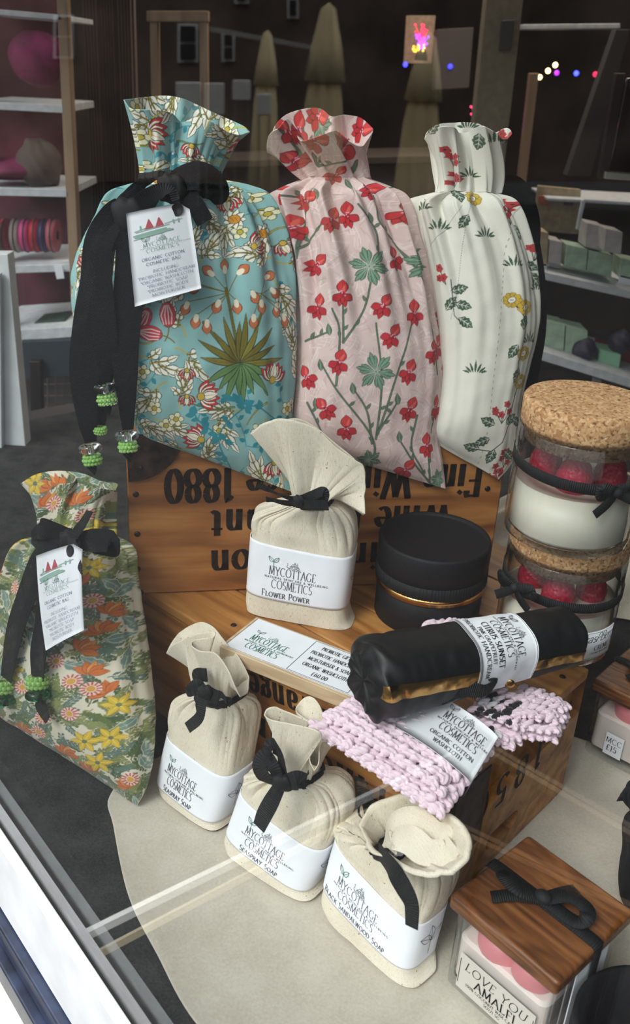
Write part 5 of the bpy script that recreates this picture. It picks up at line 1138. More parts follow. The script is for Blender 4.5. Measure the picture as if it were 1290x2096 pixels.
k.stroke([(x0_, y0_), (x1_, y0_), (x1_, y1_), (x0_, y1_), (x0_, y0_)], .0004); k.stroke([(.0035, .003), (.0035, Hd-.0025)], .0003); k.stroke([(.0035, .003), (Wd*1.11, .003)], .0003)
g.build('logo', M['inkg'], fnS, lbp); k.build('lettering', M['inkb'], fnS, lbp)

# ------------------------------------------------------------------ crocheted washcloth
yarn_m = bpy.data.materials.new('cotton_yarn'); yarn_m.use_nodes = True
_b = yarn_m.node_tree.nodes['Principled BSDF']; _a = yarn_m.node_tree.nodes.new('ShaderNodeVertexColor'); _a.layer_name = 'Col'; yarn_m.node_tree.links.new(_a.outputs[0], _b.inputs['Base Color'])
_b.inputs['Roughness'].default_value = .9; _b.inputs['Sheen Weight'].default_value = .3; _b.inputs['Specular IOR Level'].default_value = .15
wc = thing('washcloth', PZ(830, 1540, H1), 'pale pink crocheted washcloth folded in a white paper band, draped over the crate corner', 'washcloth')
def slab(corners, nu, nv, dark=None, seed=0, bulge=.010, sc=1.0, base=None):
    """thick folded fabric panel: top surface through 4 world corners, covered with twisted yarn stitches"""
    A, B, C, D = [np.array(c, float) for c in corners]; r = np.random.RandomState(seed); V, Fc, Cc, n = [], [], [], 0
    nx, ny = 15, 12; ph = np.linspace(0, PI, nx); tt = np.linspace(0, 2*PI, ny*2, endpoint=False)
    up0 = np.cross(B-A, D-A); up0 /= np.linalg.norm(up0); up0 *= np.sign(up0[2]) or 1
    def surf(u, v):
        P = A*(1-u)*(1-v)+B*u*(1-v)+C*u*v+D*(1-u)*v; e = min(1, 6*min(u, 1-u, v, 1-v)+.0); e = math.sqrt(max(0, 1-(1-e)**2)); return P+up0*(bulge*(e-1))
    U = np.linspace(-.0, 1.0, nu); Vv = np.linspace(-.0, 1.0, nv); lu = np.linalg.norm(B-A)/nu; lv = np.linalg.norm(D-A)/nv
    for j, v in enumerate(Vv):
        for i, u in enumerate(U):
            for sgn in (1, -1):
                u_ = min(max(u+r.uniform(-.15, .15)/nu+(.5/nu if j % 2 else 0), 0), 1); v_ = min(max(v+r.uniform(-.1, .1)/nv, 0), 1)
                c = surf(u_, v_)
                ax = ((B-A)/np.linalg.norm(B-A)*.75*sgn+(D-A)/np.linalg.norm(D-A)*.9+up0*r.uniform(-.25, .35)); ax /= np.linalg.norm(ax)
                c = c+(B-A)/np.linalg.norm(B-A)*lu*.22*-sgn+up0*(.0012 if sgn > 0 else 0)
                ax = ax+r.normal(0, .16, 3); ax /= np.linalg.norm(ax); s1_ = np.cross(ax, up0); s1_ /= np.linalg.norm(s1_); s2_ = np.cross(ax, s1_)
                L, Rr = lv*.66*sc, min(lu, lv)*.46*sc
                tw = 1+.20*np.cos(4*(tt[None, :]+ph[:, None]*1.3*sgn))-.05*np.abs(np.cos(10*tt[None, :]+9*ph[:, None]))
                loc = (np.cos(ph)*L)[:, None, None]*ax+(np.sin(ph)[:, None]**.7*Rr*np.cos(tt)*tw)[..., None]*s1_+(np.sin(ph)[:, None]**.7*Rr*np.sin(tt)*tw)[..., None]*s2_+c
                V.append(loc.reshape(-1, 3)); Fc.append(grid(nx, ny*2, True)+n); n += nx*ny*2
                col = (232, 208, 220)
                if dark is not None and dark(u, v) and r.rand() < .62: col = (36, 34, 38) if r.rand() < .6 else (222, 218, 220)
                Cc.append(np.tile(lin(col), (nx*ny*2, 1)))
    return V, Fc, Cc
allV, allF, allC, off_ = [], [], [], 0
def add_slab(*a, **k):
    global off_
    V, Fc, Cc = slab(*a, **k); V = np.vstack(V); Fc = np.vstack(Fc); allV.append(V); allF.append(Fc+off_); allC.append(np.vstack(Cc)); off_ += len(V)
zt = H1+.020
q1 = [PZ(648, 1466, zt), PZ(902, 1636, zt-.006), PZ(1004, 1508, zt), PZ(790, 1388, zt+.004)]
add_slab(q1, 16, 9, seed=1)
q1b = [p-np.array([0, 0, .010]) for p in q1]; add_slab([q1b[0], q1b[1], q1b[2], q1b[3]], 16, 9, seed=6, bulge=.002)
q2 = [PZ(960, 1462, zt), PZ(1050, 1500, zt-.002), PZ(1112, 1432, zt), PZ(1000, 1392, zt)]
add_slab(q2, 7, 6, seed=2, dark=lambda u, v: (u < .75 and v < .62))
q3 = [PZ(1052, 1474, zt), PZ(1136, 1484, zt-.002), PZ(1160, 1432, zt), PZ(1070, 1396, zt)]
add_slab(q3, 6, 6, seed=3, bulge=.006); add_slab([p-np.array([0, 0, .011]) for p in q3], 6, 6, seed=13, bulge=.002); add_slab([p-np.array([0, 0, .011]) for p in q2], 7, 6, seed=12, bulge=.002)
q4 = [PZ(850, 1330, zt+.002), PZ(980, 1330, zt+.002), PZ(960, 1276, zt+.002), PZ(876, 1276, zt+.002)]
add_slab(q4, 8, 4, seed=4, bulge=.002)
mesh('yarn_stitches', np.vstack(allV), np.vstack(allF), yarn_m, wc, col=np.vstack(allC))
pf = MB()
for q in (q1, q2, q3):
    m_ = sum(q)/4; t_ = [m_+(p-m_)*.93-np.array([0, 0, .0095]) for p in q]; b_ = [p*[1, 1, 0]+[0, 0, max(H1+.001, 0)] for p in t_]
    pf.hexa(b_+t_)
pink = plain('pink_cotton', (222, 196, 206), .9); pf.build('folded_layers', pink, wc)
# paper band around the cloth
bA, bB, bC, bD = PZ(790, 1468, zt+.006), PZ(966, 1590, zt+.001), PZ(1022, 1497, zt+.005), PZ(866, 1400, zt+.008)
n = 24; uu = np.linspace(0, 1, n)
def band(u, v, off=0.0):
    u = np.asarray(u, float)[..., None]; v = np.asarray(v, float)[..., None]
    return bA*(1-u)*(1-v)+bB*u*(1-v)+bC*u*v+bD*(1-u)*v+np.array([0, 0, 1.0])*(off+.0055*np.sin(PI*u)**.6-.0055)
U, Vv = np.meshgrid(uu, np.linspace(0, 1, 8)); top = band(U, Vv); bot = band(U, Vv, -.0006); nn_ = top.shape[0]*top.shape[1]; g_ = grid(8, n)
ext = []
V = np.vstack([top.reshape(-1, 3), bot.reshape(-1, 3)]); e1 = [k*n+n-1 for k in range(8)]; drop = V[e1]-np.array([0, 0, .016])+(bA-bB)/np.linalg.norm(bA-bB)*.004; V = np.vstack([V, drop])
bd = list(range(n))+[n*(k+1)-1 for k in range(1, 8)]+[nn_-1-i for i in range(1, n)]+[n*k for k in range(6, 0, -1)]
Fc = np.vstack([g_, g_[:, ::-1]+nn_, [[bd[i], bd[(i+1) % len(bd)], nn_+bd[(i+1) % len(bd)], nn_+bd[i]] for i in range(len(bd))], [[e1[i], e1[i+1], 2*nn_+i+1, 2*nn_+i] for i in range(7)]])
bandO = mesh('paper_band', V, Fc, M['paper'], wc); Wb = np.linalg.norm(bB-bA); Hb = np.linalg.norm(bD-bA)
fnB = lambda u, y, off: band(u/Wb+.5, y/Hb+.5, off+.0003)
k = Ink(); logo(k, k, .014, .0070, .0080, .09, W=.040); k.text('ORGANIC COTTON', .0135, -.0125, .0038, .15, .5, track=.12, fit=.040); k.text('WASHCLOTH', .0130, -.0185, .0038, .15, .5, track=.12, fit=.026); k.build('lettering', M['ink'], fnB, bandO)

# ------------------------------------------------------------------ wrapped handcream tube
zt2 = H1+.058
ta, tb = PZ(748, 1392, zt2), PZ(1168, 1300, zt2-.004); ax_ = (tb-ta); Lt = np.linalg.norm(ax_); ax_ /= Lt; rt = .0265
tube = thing('wrapped_handcream', (ta+tb)/2-[0, 0, rt], 'handcream tube wrapped in black tissue with gold stripe and white label, lying on the washcloth', 'wrapped gift')
up_ = np.array([0, 0, 1.0])-ax_*ax_[2]; up_ /= np.linalg.norm(up_); sd_ = np.cross(ax_, up_)   # sd_ to the camera side or away
if sd_@(CAM-ta) < 0: sd_ = -sd_
def tsurf(s, a, off=0.0, crush=True):
    """s 0..1 along the tube, a angle from camera side (0) upwards"""
    s = np.asarray(s, float); a = np.asarray(a, float)
    e = np.clip(np.minimum(s/.03, (1-s)/.03), 0, 1); r = rt*(.80+.20*np.sqrt(1-(1-e)**2))*(1.12-.22*s+.03*np.sin(s*6))
    flat = 1-.10*np.cos(4*a+.6)*.5
    wr = .0010*noise2(s*26, a*3.0, 4, 7, 1.2)+.0025*np.exp(-((s-0.02)/.06)**2)*np.sin(a*5+s*40)
    rr = (r*flat+(wr if crush else 0)+off)[..., None]
    return ta+ax_*(s*Lt)[..., None]+(sd_*np.cos(a)[..., None]+up_*np.sin(a)[..., None])*rr
nS, nA = 150, 96; S_, A_ = np.meshgrid(np.linspace(0, 1, nS), np.linspace(-PI, PI, nA, endpoint=False), indexing='ij'); P = tsurf(S_, A_).reshape(-1, 3)
for end, idx in ((0, slice(0, nA)), (1, slice((nS-1)*nA, nS*nA))):
    ring_ = P[idx]; c = ring_.mean(0); ext = [c+(ring_-c)*f+ax_*(-.004 if end == 0 else .002)*g2+(.0012*np.sin(np.arange(nA)*.5)[:, None])*ax_ for f, g2 in ((.85, 1), (.5, .6), (.03, .2))]
    if end == 0: E0 = np.vstack(ext)
    else: E1 = np.vstack(ext)
Pn = np.vstack([E0.reshape(3, nA, 3)[::-1].reshape(-1, 3), P, E1]); mesh('tissue_wrap', Pn, grid(nS+6, nA, True), M['tissue'], tube)
def tband(name, s0, s1, a0, a1, off, mat, ns=60, na=16, parent=None):
    S2, A2 = np.meshgrid(np.linspace(s0, s1, ns), np.linspace(a0, a1, na), indexing='ij'); A = tsurf(S2, A2, off).reshape(-1, 3); B = tsurf(S2, A2, off-.0004).reshape(-1, 3); n = ns*na; g = grid(ns, na)
    bd = list(range(na))+[na*(k+1)-1 for k in range(1, ns)]+[n-1-i for i in range(1, na)]+[na*k for k in range(ns-2, 0, -1)]
    return mesh(name, np.vstack([A, B]), np.vstack([g, g[:, ::-1]+n, [[bd[i], bd[(i+1) % len(bd)], n+bd[(i+1) % len(bd)], n+bd[i]] for i in range(len(bd))]]), mat, parent or tube)
S2, A2 = np.meshgrid(np.linspace(0, 1, 120), np.linspace(0, 1, 12), indexing='ij'); A2 = .02-.46*S2+.42*A2
A = tsurf(S2, A2, .0006).reshape(-1, 3); B = tsurf(S2, A2, .0002).reshape(-1, 3); mesh('gold_stripe', np.vstack([A, B]), np.vstack([grid(120, 12), grid(120, 12)[:, ::-1]+1440]), M['gold'], tube)
lb = tband('paper_label', .43, .72, -.62, 2.3, .0012, M['paper'], ns=16, na=60)
k = Ink(); Wl = .29*Lt
# text runs around the tube: u = distance round from the top downwards, y = along the axis towards the right end
fnT = lambda u, y, off: tsurf(.575+y/Lt, .95-u/(rt*1.02), off+.0015)
logo(k, k, -.004, .0075, .0068, .09, 'NATURAL SKINCARE & HOMEWARE', W=.038); k.text('CITRUS SUNSET', .000, -.0105, .0050, .15, .45, track=.1, fit=.040); k.text('PINK GRAPEFRUIT', .000, -.0160, .0032, .14, .5, track=.12, fit=.032); k.text('PROBIOTIC HANDCREAM', .000, -.0215, .0038, .14, .5, track=.12, fit=.054)
for y_ in (-Wl/2+.0015, Wl/2-.0015): k.stroke([(-.034, y_), (.038, y_)], .0004)
k.build('lettering', M['inkb'], fnT, lb)
hc = tsurf(np.array(.60), np.array(-.48), .002); MB().sph(hc, .0040, 8, (1, .35, 1)).build('eyelet', M['gold'], lb, smooth=True)
fT = Fr(hc, (sd_+.3*up_)); 
ribbon('ribbon', [(1004, 1380, .003), (1012, 1396, .006), (990, 1414, .006), (950, 1410, .004), (920, 1424, .0), (900, 1436, -.004)], [.008, .010, .010, .013, .012, .008], fT, tube, [0, 30, 10, 0, 10, 0])

# ------------------------------------------------------------------ square candles with oak lids
def square_candle(loc, rz, label, W=.090, h=.072, side='amalfi', two=False):
    t = thing('square_candle', loc, label, 'candle', rz); a = W/2; g = a-.004
    def rsq(a_, r_, z, n=6):
        P = []
        for cx, cy, q0 in ((1, 1, 0), (-1, 1, 90), (-1, -1, 180), (1, -1, 270)):
            for k in range(n): q = math.radians(q0+90*k/(n-1)); P.append((cx*(a_-r_)+r_*math.cos(q), cy*(a_-r_)+r_*math.sin(q), z))
        return P
    def rings(rs, name, mat, closed=True):
        V = [p for r_ in rs for p in rsq(*r_)]; n = 24; m = len(rs); F_ = [tuple(f) for f in grid(m, n, True)]
        F_ += [tuple(range(n))[::-1], tuple(range((m-1)*n, m*n))]
        return mesh(name, V, F_, mat, t, world=False, smooth=False)
    rings([(g-.001, .006, 0), (g, .007, .002), (g, .007, h), (g-.003, .005, h), (g-.003, .005, .009), (g-.006, .004, .008)], 'glass_jar', M['jar'])
    w_ = rings([(g-.0035, .007, .0095), (g-.0035, .007, .046), (g-.006, .006, .048)], 'wax', waxm('blush_wax', (246, 228, 222)))
    for i, (x, y, r) in enumerate(((-.012, -.020, .017), (.016, -.022, .015), (-.022, .004, .014), (.008, .010, .015))):
        V = []; n = 24
        for z, k in ((.047, 1.0), (.055, 1.04), (.061, .9), (.063, .4), (.063, .05)):
            V += [(x+r*k*math.cos(q)*(1+.12*abs(math.cos(q*1.0+1))), y+r*k*math.sin(q), z+.0015*i) for q in np.linspace(0, 2*PI, n, endpoint=False)]
        mesh('wax_petal', V, grid(5, n, True), M['rose'], t, world=False)
    L = MB(); L.box(-a, a, -a, a, h+.0006, h+.0136); o = L.build('oak_lid', M['oak'], t, world=False, bevel=.0035, seg=4)
    L = MB(); L.box(-g+.005, g-.005, -g+.005, g-.005, h-.007, h+.0008); L.build('lid_stopper', M['oak'], t, world=False, bevel=.001)
    zt_ = h+.0142
    def strip(name, pts, w, up=(0, 0, 1)):
        P = crom(np.array(pts, float), 40); T = np.gradient(P, axis=0); T /= np.linalg.norm(T, axis=1)[:, None]+1e-9; up = np.array(up, float)
        B = np.cross(T, up); B /= np.linalg.norm(B, axis=1)[:, None]+1e-9; Nn = np.cross(B, T)
        V = np.stack([P+B*w/2, P+B*w/2-Nn*.0006, P-B*w/2-Nn*.0006, P-B*w/2], 1).reshape(-1, 3)
        o = mesh(name, V, grid(40, 4, True), M['ribbon'], t, smooth=False, world=False); s_ = np.concatenate([[0], np.cumsum(np.linalg.norm(np.diff(P, axis=0), axis=1))])
        at = o.data.attributes.new('rib', 'FLOAT', 'POINT'); at.data.foreach_set('value', np.repeat(s_, 4))
    e = .0008
    strip('ribbon', [(-a-e, .0, .02), (-a-e, 0, h+.006)], .010, (-1, 0, 0)); strip('ribbon', [(-a-.0006, 0, h+.0125), (-a+.004, 0, zt_+.0006), (0, 0, zt_+.0008), (a-.004, 0, zt_+.0006), (a+.0006, 0, h+.0125)], .0105)
    strip('ribbon', [(a+e, 0, h+.012), (a+e, 0, .05), (a+e, 0, .02)], .010, (1, 0, 0))
    strip('bow_loop', [(0, 0, zt_+.003), (-.012, -.012, zt_+.009), (-.026, -.010, zt_+.008), (-.028, -.004, zt_+.003), (-.012, -.004, zt_+.002), (0, 0, zt_+.003)], .011)
    strip('bow_loop', [(0, 0, zt_+.003), (.014, .010, zt_+.010), (.028, .010, zt_+.009), (.026, .002, zt_+.003), (0, 0, zt_+.003)], .011)
    strip('ribbon_tail', [(0, 0, zt_+.003), (-.014, -.014, zt_+.004), (-.024, -.026, zt_+.002)], .010); strip('ribbon_tail', [(0, 0, zt_+.003), (.006, .014, zt_+.004), (.010, .026, zt_+.002)], .010)
    MB().sph((0, 0, zt_+.0045), .006, 9, (1.1, .9, .7)).build('knot', M['ribbon'], t, smooth=True, world=False)
    c, s_ = math.cos(rz), math.sin(rz); Rz = np.array([[c, s_, 0], [-s_, c, 0], [0, 0, 1]])
    if side == 'amalfi':
        lb = MB().box(-.030, .034, -g-.0004, -g-.0001, .006, .040).build('paper_label', plain('clear_label', (214, 208, 200), .5), t, world=False)
        fn = lambda u, y, off: np.stack([u+.002, np.full_like(u, -g-.0004-off), .023+y], -1) @ Rz+np.array(loc)
        k = Ink(); k.text('LOVE YOU', 0, .0045, .0078, .09, .45, track=.16, slant=.2); k.text('AMALFI', .001, -.0055, .0078, .14, .4, track=.12); k.text('100% COCONUT WAX CANDLE', 0, -.0098, .0026, .13, .6, track=.1); k.text('5OZ/145G', 0, -.0138, .0026, .13, .6, track=.1)
        for q in (-1, 1): k.stroke([(q*.031, .012), (q*.031, -.012)], .0005)
        k.build('lettering', M['inkb'], fn, lb)
        MB().box(g+.0018, g+.0026, -.018, .020, .012, h+.004).build('paper_tag', M['paper'], t, world=False)
    else:
        lb = MB().box(-.024, -.006, -g-.0006, -g-.0001, .010, .034).build('price_label', M['paper'], t, world=False)
        fn = lambda u, y, off: np.stack([u-.015, np.full_like(u, -g-.0006-off), .022+y], -1) @ Rz+np.array(loc)
        k = Ink(); k.text('MCC', 0, .002, .0058, .11, .6); k.text('£15', -.001, -.0065, .0062, .13, .6); k.build('lettering', M['inkb'], fn, lb)
    return t
q = [PZ(*p, .0856) for p in [(1071, 1702), (1282, 1857), (1159, 2041), (929, 1851)]]; cq = sum(q)/4; dx = (q[2]-q[3])+(q[1]-q[0])
square_candle((cq[0], cq[1], .0036), math.atan2(dx[1], dx[0]), 'square glass candle with oak lid tied in black ribbon, at the lower right front')
rz2 = math.atan2(dx[1], dx[0])+.10; cn = PZ(1186, 1534, .0036); a2 = .046
c2_ = cn+np.array([math.cos(rz2)*a2-math.sin(rz2)*a2, math.sin(rz2)*a2+math.cos(rz2)*a2, 0])
square_candle((c2_[0], c2_[1], .0036), rz2, 'square glass candle with pink wax and MCC price label, behind the oak-lidded one', W=.096, side='price')

# dark goods at the right edge
bt = thing('round_tin', PZ(1332, 2128, .06)*[1, 1, 0]+[0, 0, .0036], 'round black tin cut by the lower right edge, beside the oak-lidded candle', 'tin')
b = MB(); b.lathe([(0, 0), (.046, 0), (.047, .001), (.047, .048), (0, .048)]); b.build('tin_body', M['black'], bt, smooth=True, world=False)
b = MB(); b.lathe([(.0472, .044), (.0486, .045), (.0486, .062), (.0475, .064), (.045, .0635), (.044, .0615), (0, .0612)], n=64); b.build('lid', M['black'], bt, smooth=True, world=False)
f8, l8 = ground_frame((1268, 1850), (1400, 1960), .004, .2)
bk = thing('black_pouch', l8, 'black cloth pouch at the right edge beyond the oak-lidded candle', 'pouch')
Lb = Loft(f8, [(1290, 1660, 1380, 1670, .02, .003), (1262, 1690, 1420, 1710, .04, .004), (1256, 1740, 1440, 1790, .05, .003), (1246, 1800, 1430, 1880, .05, .002), (1250, 1846, 1410, 1950, .04, 0)], p=3, front=True, nf=7, seed=4, wr=.002, clamp=clamp_lift(.004))
Lb.build('body', plain('black_cloth', (26, 26, 30), .9, var=.2), bk, nv=70, nF=60, nB=30)
ruffle('ruffle', Lb, [(1262, 1640, .01), (1300, 1610, .02), (1380, 1640, .01)], [(1360, 1600, -.01), (1300, 1590, -.01)], plain('black_cloth_top', (26, 26, 30), .9), bk, nr=30, n=60)
# crumpled calico pouch behind the jars
n = 70; th = np.linspace(0, 2*PI, 120, endpoint=False); V = []
for i in range(n):
    q_ = i/(n-1)*PI/2; rr = np.cos(q_)**.7; z = np.sin(q_)
    wr = 1+.10*np.cos(th*7+i*.12)*math.sin(q_*1.5)+.06*np.cos(th*13-i*.2)
    V.append(np.stack([(.20*rr*np.cos(th)*wr), .075*rr*np.sin(th)*wr, .155*z*(1+.10*np.cos(th*5+2)*rr)+.004+.004*np.sin(th*9+i*.3)*z], -1))
cp = thing('calico_bundle', (.40, 1.05, 0), 'crumpled calico bundle lying behind the stacked jars', 'cloth bundle')
mesh('body', np.array(V).reshape(-1, 3), grid(n, 120, True), M['calico'], cp, world=False)

# ------------------------------------------------------------------ inside the shop, behind the display
def bg(mb, x0, y0, x1, y1, Y, th=.03):
    """upright box whose front covers the pixel rectangle at distance Y"""
    a = [PYY(x, y, Y) for x, y in ((x0, y1), (x1, y1), (x1, y0), (x0, y0))]
    back = [p+np.array([0, th, 0]) for p in a]
    return mb.hexa([a[0], a[1], back[1], back[0], a[3], a[2], back[2], back[3]])
def bgq(mb, pts, Y, th=.03):
    a = [PYY(x, y, Y) for x, y in pts]; back = [p+np.array([0, th, 0]) for p in a]
    return mb.hexa([a[3], a[2], back[2], back[3], a[0], a[1], back[1], back[0]])
def place(name, label, cat, parts, group=None, kind=None):
    """parts: (part name, material, [quads or boxes], Y, thickness)"""
    p0 = parts[0][2][0]; x, y = (p0[0], p0[3]) if not hasattr(p0[0], '__len__') else p0[3]
    t = thing(name, PYY(x, y, parts[0][3]), label, cat, group=group, kind=kind)
    for pn, mt, qs, Y, th_ in parts:
        for q_ in qs:
            m_ = MB(); (bgq if hasattr(q_[0], '__len__') else (lambda mm, *a: bg(mm, *a[0], a[1], a[2])))(m_, q_, Y, th_); m_.build(pn, mt, t, bevel=.0015)
    return t
sh = plain('shelf_paint', (206, 208, 212), .5, var=.05); mag = plain('magenta_fabric', (128, 40, 84), .8, var=.25, scale=14); mar = plain('maroon_backing', (84, 34, 46), .9, var=.25, scale=8)
gg = plain('sage_card', (166, 188, 164), .7, var=.08); kr = plain('kraft_card', (176, 156, 128), .8, var=.08); gy = plain('stone_card', (186, 178, 176), .7, var=.05); cr = plain('curtain_brown', (92, 72, 66), .95, var=.25, scale=6)
YL = 2.0
place('display_shelving', 'pale timber shelving unit with pink goods at the far left', 'shelves', [
    ('post', M['post'], [[(114, -40), (134, -40), (166, 640), (146, 640)]], YL, .03), ('post', M['post'], [[(-60, -40), (-40, -40), (0, 640), (-20, 640)]], YL, .03),
    ('shelf', sh, [[(-60, 14), (126, 30), (127, 42), (-60, 26)]], YL, .25), ('shelf', sh, [[(-60, 206), (130, 216), (132, 232), (-60, 222)]], YL, .25), ('shelf', sh, [[(-50, 382), (138, 388), (140, 404), (-50, 400)]], YL, .25), ('shelf', sh, [[(-40, 545), (145, 540), (146, 556), (-40, 562)]], YL, .25), ('shelf', sh, [[(-30, 680), (150, 668), (151, 690), (-30, 704)]], YL, .25),
    ('backing', mar, [[(-60, -60), (128, -60), (150, 640), (-30, 640)]], YL+.26, .02)])
def blob(name, label, cat, mat, px, py, Y, sx_, sy_, sz_, group=None, seed=0, n=22):
    c = PYY(px, py, Y); t = np.linspace(0, 2*PI, 2*n, endpoint=False); ph = np.linspace(0, PI, n)
    X = np.outer(np.sin(ph), np.cos(t)); Yy = np.outer(np.sin(ph), np.sin(t)); Z = np.repeat(np.cos(ph)[:, None], 2*n, 1)
    r_ = 1+.18*noise2(X*3+Z*2, Yy*3+Z, seed, 6, 1.2)
    o = mesh(name, np.stack([X*sx_*r_, Yy*sy_*r_, Z*sz_*r_], -1).reshape(-1, 3)+c, grid(n, 2*n, True), mat); return props(o, label, cat, group)
blob('folded_scarf', 'magenta scarf hanging from the top shelf at the far left', 'scarf', mag, 75, 120, YL+.02, .055, .03, .05, seed=2)
blob('folded_scarf', 'bright pink folded scarf on the middle left shelf', 'scarf', mag, 25, 345, YL+.05, .065, .06, .022, seed=5)
blob('brown_pouch', 'dull brown rounded bag on the middle left shelf', 'bag', plain('taupe_cloth', (96, 84, 80), .9), 82, 335, YL+.05, .045, .05, .05, seed=6)
def reel(px, col_, lab):
    c = PYY(px, 482, YL+.06); t = thing('ribbon_reel', c, lab, 'ribbon reel', group=None); ang_ = .05
    def cyl(r, w, name, mat):
        th_ = np.linspace(0, 2*PI, 40, endpoint=False); V = []
        for x_, rr in ((-w, .01), (-w, r), (w, r), (w, .01)): V += [(x_, rr*math.cos(q_), rr*math.sin(q_)) for q_ in th_]
        mesh(name, V, grid(4, 40, True), mat, t, world=False, smooth=False)
    cyl(.034, .0085, 'wound_ribbon', plain('reel_'+lab.split()[0], col_, .5)); cyl(.036, .0012, 'rim', plain('reel_rim', (70, 60, 60), .6))
for px, c_, lb_ in ((14, (176, 24, 50), 'crimson ribbon reel, first from the left on the lower shelf'), (36, (190, 170, 165), 'silver ribbon reel between crimson and pink reels'), (56, (212, 62, 134), 'pink ribbon reel beside the silver reel'), (76, (186, 22, 46), 'scarlet ribbon reel right of the pink reel'), (93, (48, 32, 84), 'indigo ribbon reel near the shelf post'), (110, (176, 84, 96), 'rose ribbon reel, last before the shelf post')): reel(px, c_, lb_)
place('price_ticket', 'small white ticket hanging below the left reel shelf', 'ticket', [('card', M['paper'], [[(110, 545), (128, 543), (132, 570), (116, 572)]], YL-.01, .002)])
place('green_box', 'flat dark green and red box on the lowest left shelf', 'box', [('body', plain('bottle_green', (36, 60, 48), .6), [[(70, 660), (132, 652), (134, 668), (72, 678)]], YL+.05, .08)])
place('white_cabinet', 'white painted cabinet end at the left edge of the display', 'cabinet', [('side_panel', M['white'], [[(-60, 520), (16, 520), (58, 975), (-60, 1010)]], 1.42, .03), ('door_panel', M['white'], [[(-60, 560), (0, 560), (4, 935), (-60, 950)]], 1.405, .012)])
for i, (x0, w_) in enumerate(((178, 34), (214, 30), (246, 34))):
    # hanging drapes with folds
    nn2 = 40; V = []
    for z in (-.1, .3, .7, 1.1, 1.6):
        for k_ in range(nn2):
            p = PYY(x0+w_*k_/(nn2-1), 200, 2.5); V.append((p[0], 2.5+.02*math.sin(k_*.9), z))
        for k_ in range(nn2): p = PYY(x0+w_*(1-k_/(nn2-1)), 200, 2.5); V.append((p[0], 2.51+.02*math.sin((nn2-1-k_)*.9), z))
    o = mesh('hanging_drape', V, grid(5, 2*nn2, True), plain('drape_%s' % 'abc'[i], ((104, 84, 76), (84, 64, 60), (112, 94, 88))[i], .95)); props(o, ('brown hanging drape nearest the left shelving', 'dark brown hanging drape between two paler ones', 'greyish brown hanging drape beside the timber frame')[i], 'drape')
place('display_rack', 'pale timber display rack behind the teal bag', 'rack', [('post', M['post'], [[(306, 22), (322, 22), (334, 640), (318, 640)]], 2.3, .03), ('post', M['post'], [[(408, 22), (424, 22), (428, 640), (412, 640)]], 2.3, .03), ('rail', M['post'], [[(300, 22), (426, 22), (426, 44), (300, 44)]], 2.29, .03)])
place('timber_post', 'wide cream post behind the pink and cream bags', 'post', [('post', plain('cream_post', (150, 138, 116), .7, var=.06), [[(1000, -40), (1076, -40), (1012, 520), (944, 520)]], 2.2, .06), ('latch', plain('grey_metal', (88, 88, 86), .4, .6), [[(1028, 42), (1054, 40), (1046, 104), (1022, 104)]], 2.18, .015)])
place('leaning_post', 'slim tan post to the right of the cream post', 'post', [('post', M['post'], [[(1086, 150), (1104, 150), (1072, 420), (1056, 420)]], 2.4, .03)])
place('dark_beam', 'dark slanting beam at the right of the shop', 'beam', [('beam', plain('beam_paint', (62, 60, 60), .7), [[(1262, 60), (1290, 60), (1210, 360), (1160, 360)]], 2.2, .04)])
place('wall_shelf', 'thin grey shelf high on the back wall at the right', 'shelf', [('board', sh, [[(1070, 50), (1270, 48), (1270, 58), (1070, 60)]], 2.6, .1)])
place('framed_mirror', 'narrow silver-edged mirror at the right edge', 'mirror', [('mirror_glass', plain('mirror_silver', (200, 205, 210), .05, 1), [[(1284, 160), (1400, 150), (1360, 372), (1244, 360)]], 1.9, .01), ('frame', plain('dark_frame', (30, 28, 28), .5), [[(1262, 150), (1282, 150), (1246, 366), (1226, 366)]], 1.89, .02), ('frame', plain('bright_rim', (220, 218, 205), .3, .5), [[(1240, 352), (1360, 362), (1360, 374), (1238, 366)]], 1.88, .02)])
YR = 1.75
place('white_shelving', 'white metal shelving with pale boxes at the right', 'shelves', [('shelf', sh, [[(1092, 552), (1400, 620), (1400, 636), (1092, 568)]], YR, .28), ('shelf', sh, [[(1070, 706), (1400, 808), (1400, 828), (1070, 726)]], YR-.1, .28),
    ('post', sh, [[(1218, 775), (1232, 778), (1210, 1000), (1196, 1000)]], YR-.05, .02), ('shelf', sh, [[(1120, 405), (1400, 420), (1400, 426), (1120, 411)]], YR+.5, .2)])
